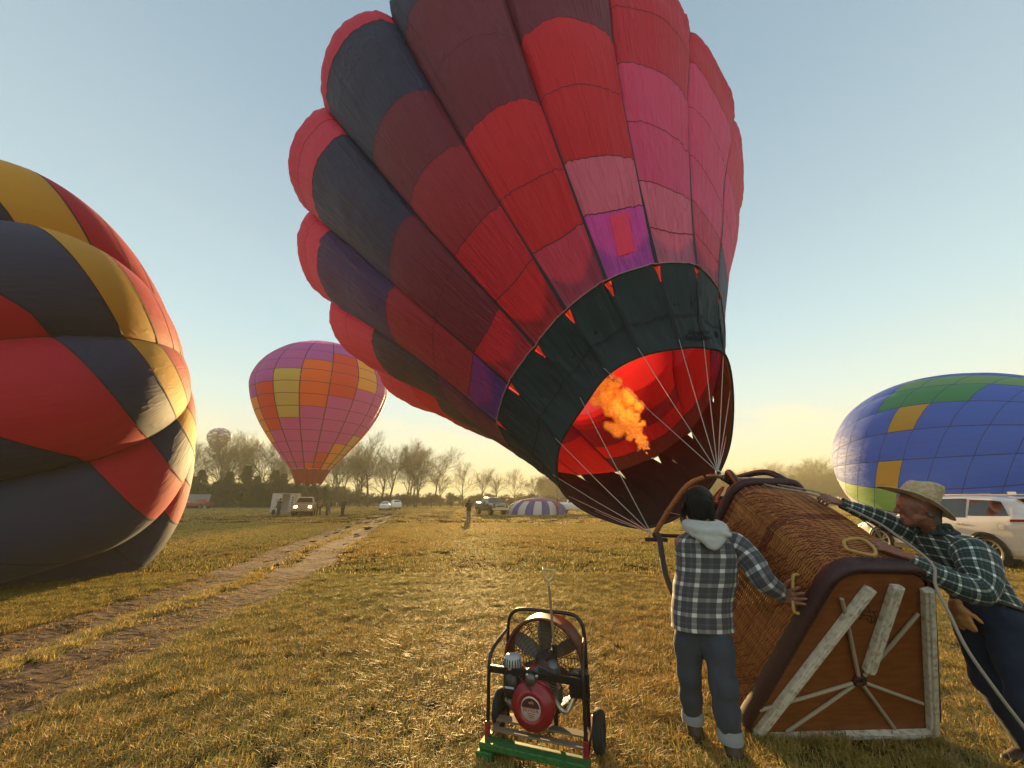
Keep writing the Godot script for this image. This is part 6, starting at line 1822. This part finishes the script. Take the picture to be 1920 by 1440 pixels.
func build_trees() -> void:
	var bark := mat("bark", Color(.095, .07, .048), .9)
	var twig := mat("twigs", Color(.085, .06, .038), .9)
	var kinds := []
	for k in 6: kinds.append(bare_tree([18.0, 19.0, 16.5, 15.0, 17.0, 13.0][k], [1.0, .85, 1.1, 1.15, .95, 1.1][k], 100 + k, k == 3))
	# place along the far edge of the field: [across in photo-independent metres, away, height, kind, look]
	var spots := [[-84, -104, 1.0, 0, "leftmost broad bare tree beside the low white building"], [-79, -108, 1.05, 1, "tall bare tree rising behind the dark evergreens, far left"], [-74, -103, 1.02, 4, "bare tree under the tiny checked balloon"], [-69, -110, 1.05, 0, "bare tree right of the tiny checked balloon"], [-64, -105, .98, 2, "spreading bare tree above the evergreens, left of the magenta balloon"], [-59, -108, 1.05, 1, "tall slim bare tree left of the magenta balloon"], [-54, -104, .9, 4, "bare tree half behind the magenta balloon's left side"], [-49, -108, .95, 2, "bare tree behind the white trailer"], [-44.5, -104, .8, 0, "bare tree showing under the magenta balloon"], [-40.5, -107, .9, 4, "slim bare tree right of the magenta balloon's skirt"], [-37, -103, .98, 1, "tall bare tree just right of the magenta balloon"], [-32.5, -106, 1.0, 0, "big round headed bare tree above the two white cars"], [-29, -112, .85, 2, "bare tree behind the big round headed one"], [-24.5, -102, .98, 3, "twin stemmed bare tree in the sun's glow"], [-18.5, -104, .72, 5, "low forked bare tree against the sun"], [-13, -107, .66, 2, "bare tree left of the dark pickup"], [-8, -103, .56, 4, "leaning bare tree behind the dark pickup"], [-4, -108, .66, 5, "gnarled bare tree behind the pickup's cab"], [1, -104, .55, 2, "bare tree behind the striped half inflated balloon"], [6, -108, .62, 5, "bare tree right of the striped half inflated balloon"], [12, -106, .6, 0, "bare tree hidden mostly by the leaning balloon's skirt"], [-90, -112, 1.0, 2, "bare tree behind the red balloon's edge"], [-52, -118, .95, 0, "bare tree set back behind the trailer"]]
	var i := 0
	for s in spots:
		var t := thing("bare_tree", s[4], "tree", Vector3(s[0], 0, s[1]), i * 1.9, "bare trees along the far edge of the field")
		t.scale = Vector3(s[2], s[2] * .92, s[2])
		part("trunk", kinds[s[3]][0], bark, t); part("crown", kinds[s[3]][1], twig, t)
		i += 1
	var rb := RandomNumberGenerator.new(); rb.seed = 909
	var nth := ["leftmost", "second", "third", "fourth", "fifth", "sixth", "seventh", "eighth", "ninth", "tenth", "eleventh", "twelfth", "thirteenth", "fourteenth"]
	for k in 14:
		var t := thing("bare_tree", "%s bare tree from the left in the hazy back row behind the front trees" % nth[k], "tree", Vector3(-98 + k * 5.6 + rb.randf_range(-1.8, 1.8), 0, rb.randf_range(-138, -120)), rb.randf() * 6.0, "hazy bare trees of the back row")
		var sc := rb.randf_range(.85, 1.12); t.scale = Vector3(sc * 1.1, sc, sc * 1.1)
		var kd: Array = kinds[(k * 5 + 1) % 6]
		part("trunk", kd[0], bark, t); part("crown", kd[1], twig, t)
	# dark evergreens at the left
	var leaf := mat("evergreen_needles", Color(.034, .042, .020), .8)
	leaf.backlight_enabled = true; leaf.backlight = Color(.22, .25, .10)
	var cm := []
	for k in 3:
		var r := RandomNumberGenerator.new(); r.seed = 300 + k
		var P := PackedVector3Array(); var N := PackedVector3Array(); var I := PackedInt32Array()
		for br in 150:      # sprays of needles on drooping boughs
			var y := pow((br + r.randf()) / 150.0, .85); var a := r.randf() * TAU
			var reach := (pow(1.0 - y, .8) * .34 + .02) * r.randf_range(.55, 1.15)
			for j in 64:
				var t := sqrt(r.randf())
				var c := Vector3(cos(a) * reach * t, .03 + y * .95 - .10 * t * t * reach * 3.0, sin(a) * reach * t) + Vector3(r.randf_range(-1, 1), r.randf_range(-.6, .6), r.randf_range(-1, 1)) * .045 * (1.3 - t * .6)
				var d := Vector3(cos(a) + r.randf_range(-.8, .8), r.randf_range(-.7, .5), sin(a) + r.randf_range(-.8, .8)).normalized(); var s := d.cross(Vector3(r.randf_range(-1, 1), 1, r.randf_range(-1, 1))).normalized()
				var q := P.size(); var L := r.randf_range(.015, .04)
				P.append(c - s * L * .3); P.append(c + s * L * .3); P.append(c + d * L)
				var nn := s.cross(d)
				for z in 3: N.append(nn)
				I.append_array([q, q + 1, q + 2])
		cm.append(arr_mesh(P, N, null, I))
	var trunk := tube_mesh([Vector3(0, 0, 0), Vector3(.01, .4, 0), Vector3(0, .9, .01)], [.02, .014, .004], 6)
	var ev := [[-80, -99, 7.5], [-76.5, -97, 9.0], [-73, -99, 6.5], [-69.5, -97, 8.5], [-66, -98, 10.0], [-62.5, -97, 7.5], [-59.5, -99, 9.0], [-56, -97, 8.0], [-53, -98, 6.5], [-49.5, -99, 6.0], [-46, -98, 5.0], [-83, -98, 6], [-86, -97, 7.5], [-71, -95, 6.0], [-60, -95, 5.5], [-50, -95, 4.5]]
	ev.sort_custom(func(p, q): return p[0] / -p[1] < q[0] / -q[1])
	for k in ev.size():
		var e: Array = ev[k]
		var t := thing("evergreen_tree", "%s dark evergreen from the left along the foot of the wood behind the trailer" % ["leftmost", "second", "third", "fourth", "fifth", "sixth", "seventh", "eighth", "ninth", "tenth", "eleventh", "twelfth", "thirteenth", "fourteenth", "fifteenth", "sixteenth"][k], "tree", Vector3(e[0], 0, e[1]), k * 2.3, "dark evergreens under the bare trees")
		t.scale = Vector3(e[2] * 1.15, e[2], e[2] * 1.15)
		part("trunk", trunk, bark, t); part("crown", cm[k % 3], leaf, t)
	# brush under the trees
	var bush := bare_tree(3.4, 1.35, 171); var bm := join([bush[0], bush[1]])
	var mm := MultiMesh.new(); mm.transform_format = MultiMesh.TRANSFORM_3D; mm.mesh = bm
	var rr := RandomNumberGenerator.new(); rr.seed = 71
	var where: Array[Transform3D] = []
	for k in 430:
		var x := rr.randf_range(-100, -42) if k % 5 < 3 else rr.randf_range(-45, 42); var s := rr.randf_range(.35, 1.0) * (1.75 if x < -45 else 1.0)
		where.append(Transform3D(Basis(Vector3.UP, rr.randf() * TAU).scaled(Vector3(s * 1.3, s, s * 1.3)), Vector3(x, 0, rr.randf_range(-118, -98.5))))
	mm.instance_count = where.size()
	for k in where.size(): mm.set_instance_transform(k, where[k])
	var o := MultiMeshInstance3D.new(); o.name = "undergrowth"; o.multimesh = mm; o.material_override = mat("brush", Color(.085, .065, .036), .9); add_child(o)
	o.set_meta("kind", "stuff"); tag(o, "tangled brown undergrowth along the foot of the trees", "undergrowth")

func build_far_wood() -> void:
	var kinds := [bare_tree(16.0, 1.0, 501), bare_tree(15.0, 1.1, 502)]
	for g in 2:
		var mm := MultiMesh.new(); mm.transform_format = MultiMesh.TRANSFORM_3D; mm.mesh = join(kinds[g])
		var r := RandomNumberGenerator.new(); r.seed = 601 + g
		var w: Array[Transform3D] = []
		for k in 60:
			var x := r.randf_range(20, 290); var z := -190.0 - r.randf() * 40.0 + maxf(0, x - 90) * .35
			var s := r.randf_range(.75, 1.2) * (.85 if x < 85 else 1.0)
			w.append(Transform3D(Basis(Vector3.UP, r.randf() * TAU).scaled(Vector3(s * 1.25, s, s * 1.25)), Vector3(x, 0, z)))
		mm.instance_count = w.size()
		for k in w.size(): mm.set_instance_transform(k, w[k])
		var o := MultiMeshInstance3D.new(); o.name = numbered("distant_wood"); o.multimesh = mm; o.material_override = mat("far_twigs", Color(.085, .066, .045), .9); add_child(o)
		o.set_meta("kind", "stuff"); tag(o, "hazy grey wood far off to the right behind the basket" if g == 0 else "taller bare tops of the hazy wood far off to the right", "wood")
	# the wood's dense lower growth
	var bush := bare_tree(7.0, 1.3, 172); var bm := join([bush[0], bush[1]])
	var m2 := MultiMesh.new(); m2.transform_format = MultiMesh.TRANSFORM_3D; m2.mesh = bm
	var rr := RandomNumberGenerator.new(); rr.seed = 72
	var where: Array[Transform3D] = []
	for k in 700:
		var x := rr.randf_range(15, 300); var s := rr.randf_range(.8, 1.7)
		where.append(Transform3D(Basis(Vector3.UP, rr.randf() * TAU).scaled(Vector3(s * 1.2, s, s * 1.2)), Vector3(x, 0, -186.0 - rr.randf() * 30.0 + maxf(0, x - 90) * .35)))
	m2.instance_count = where.size()
	for k in where.size(): m2.set_instance_transform(k, where[k])
	var o2 := MultiMeshInstance3D.new(); o2.name = "distant_undergrowth"; o2.multimesh = m2; o2.material_override = mat("far_brush", Color(.05, .045, .03), .9); add_child(o2)
	o2.set_meta("kind", "stuff"); tag(o2, "grey brush at the foot of the far hazy wood on the right", "undergrowth")
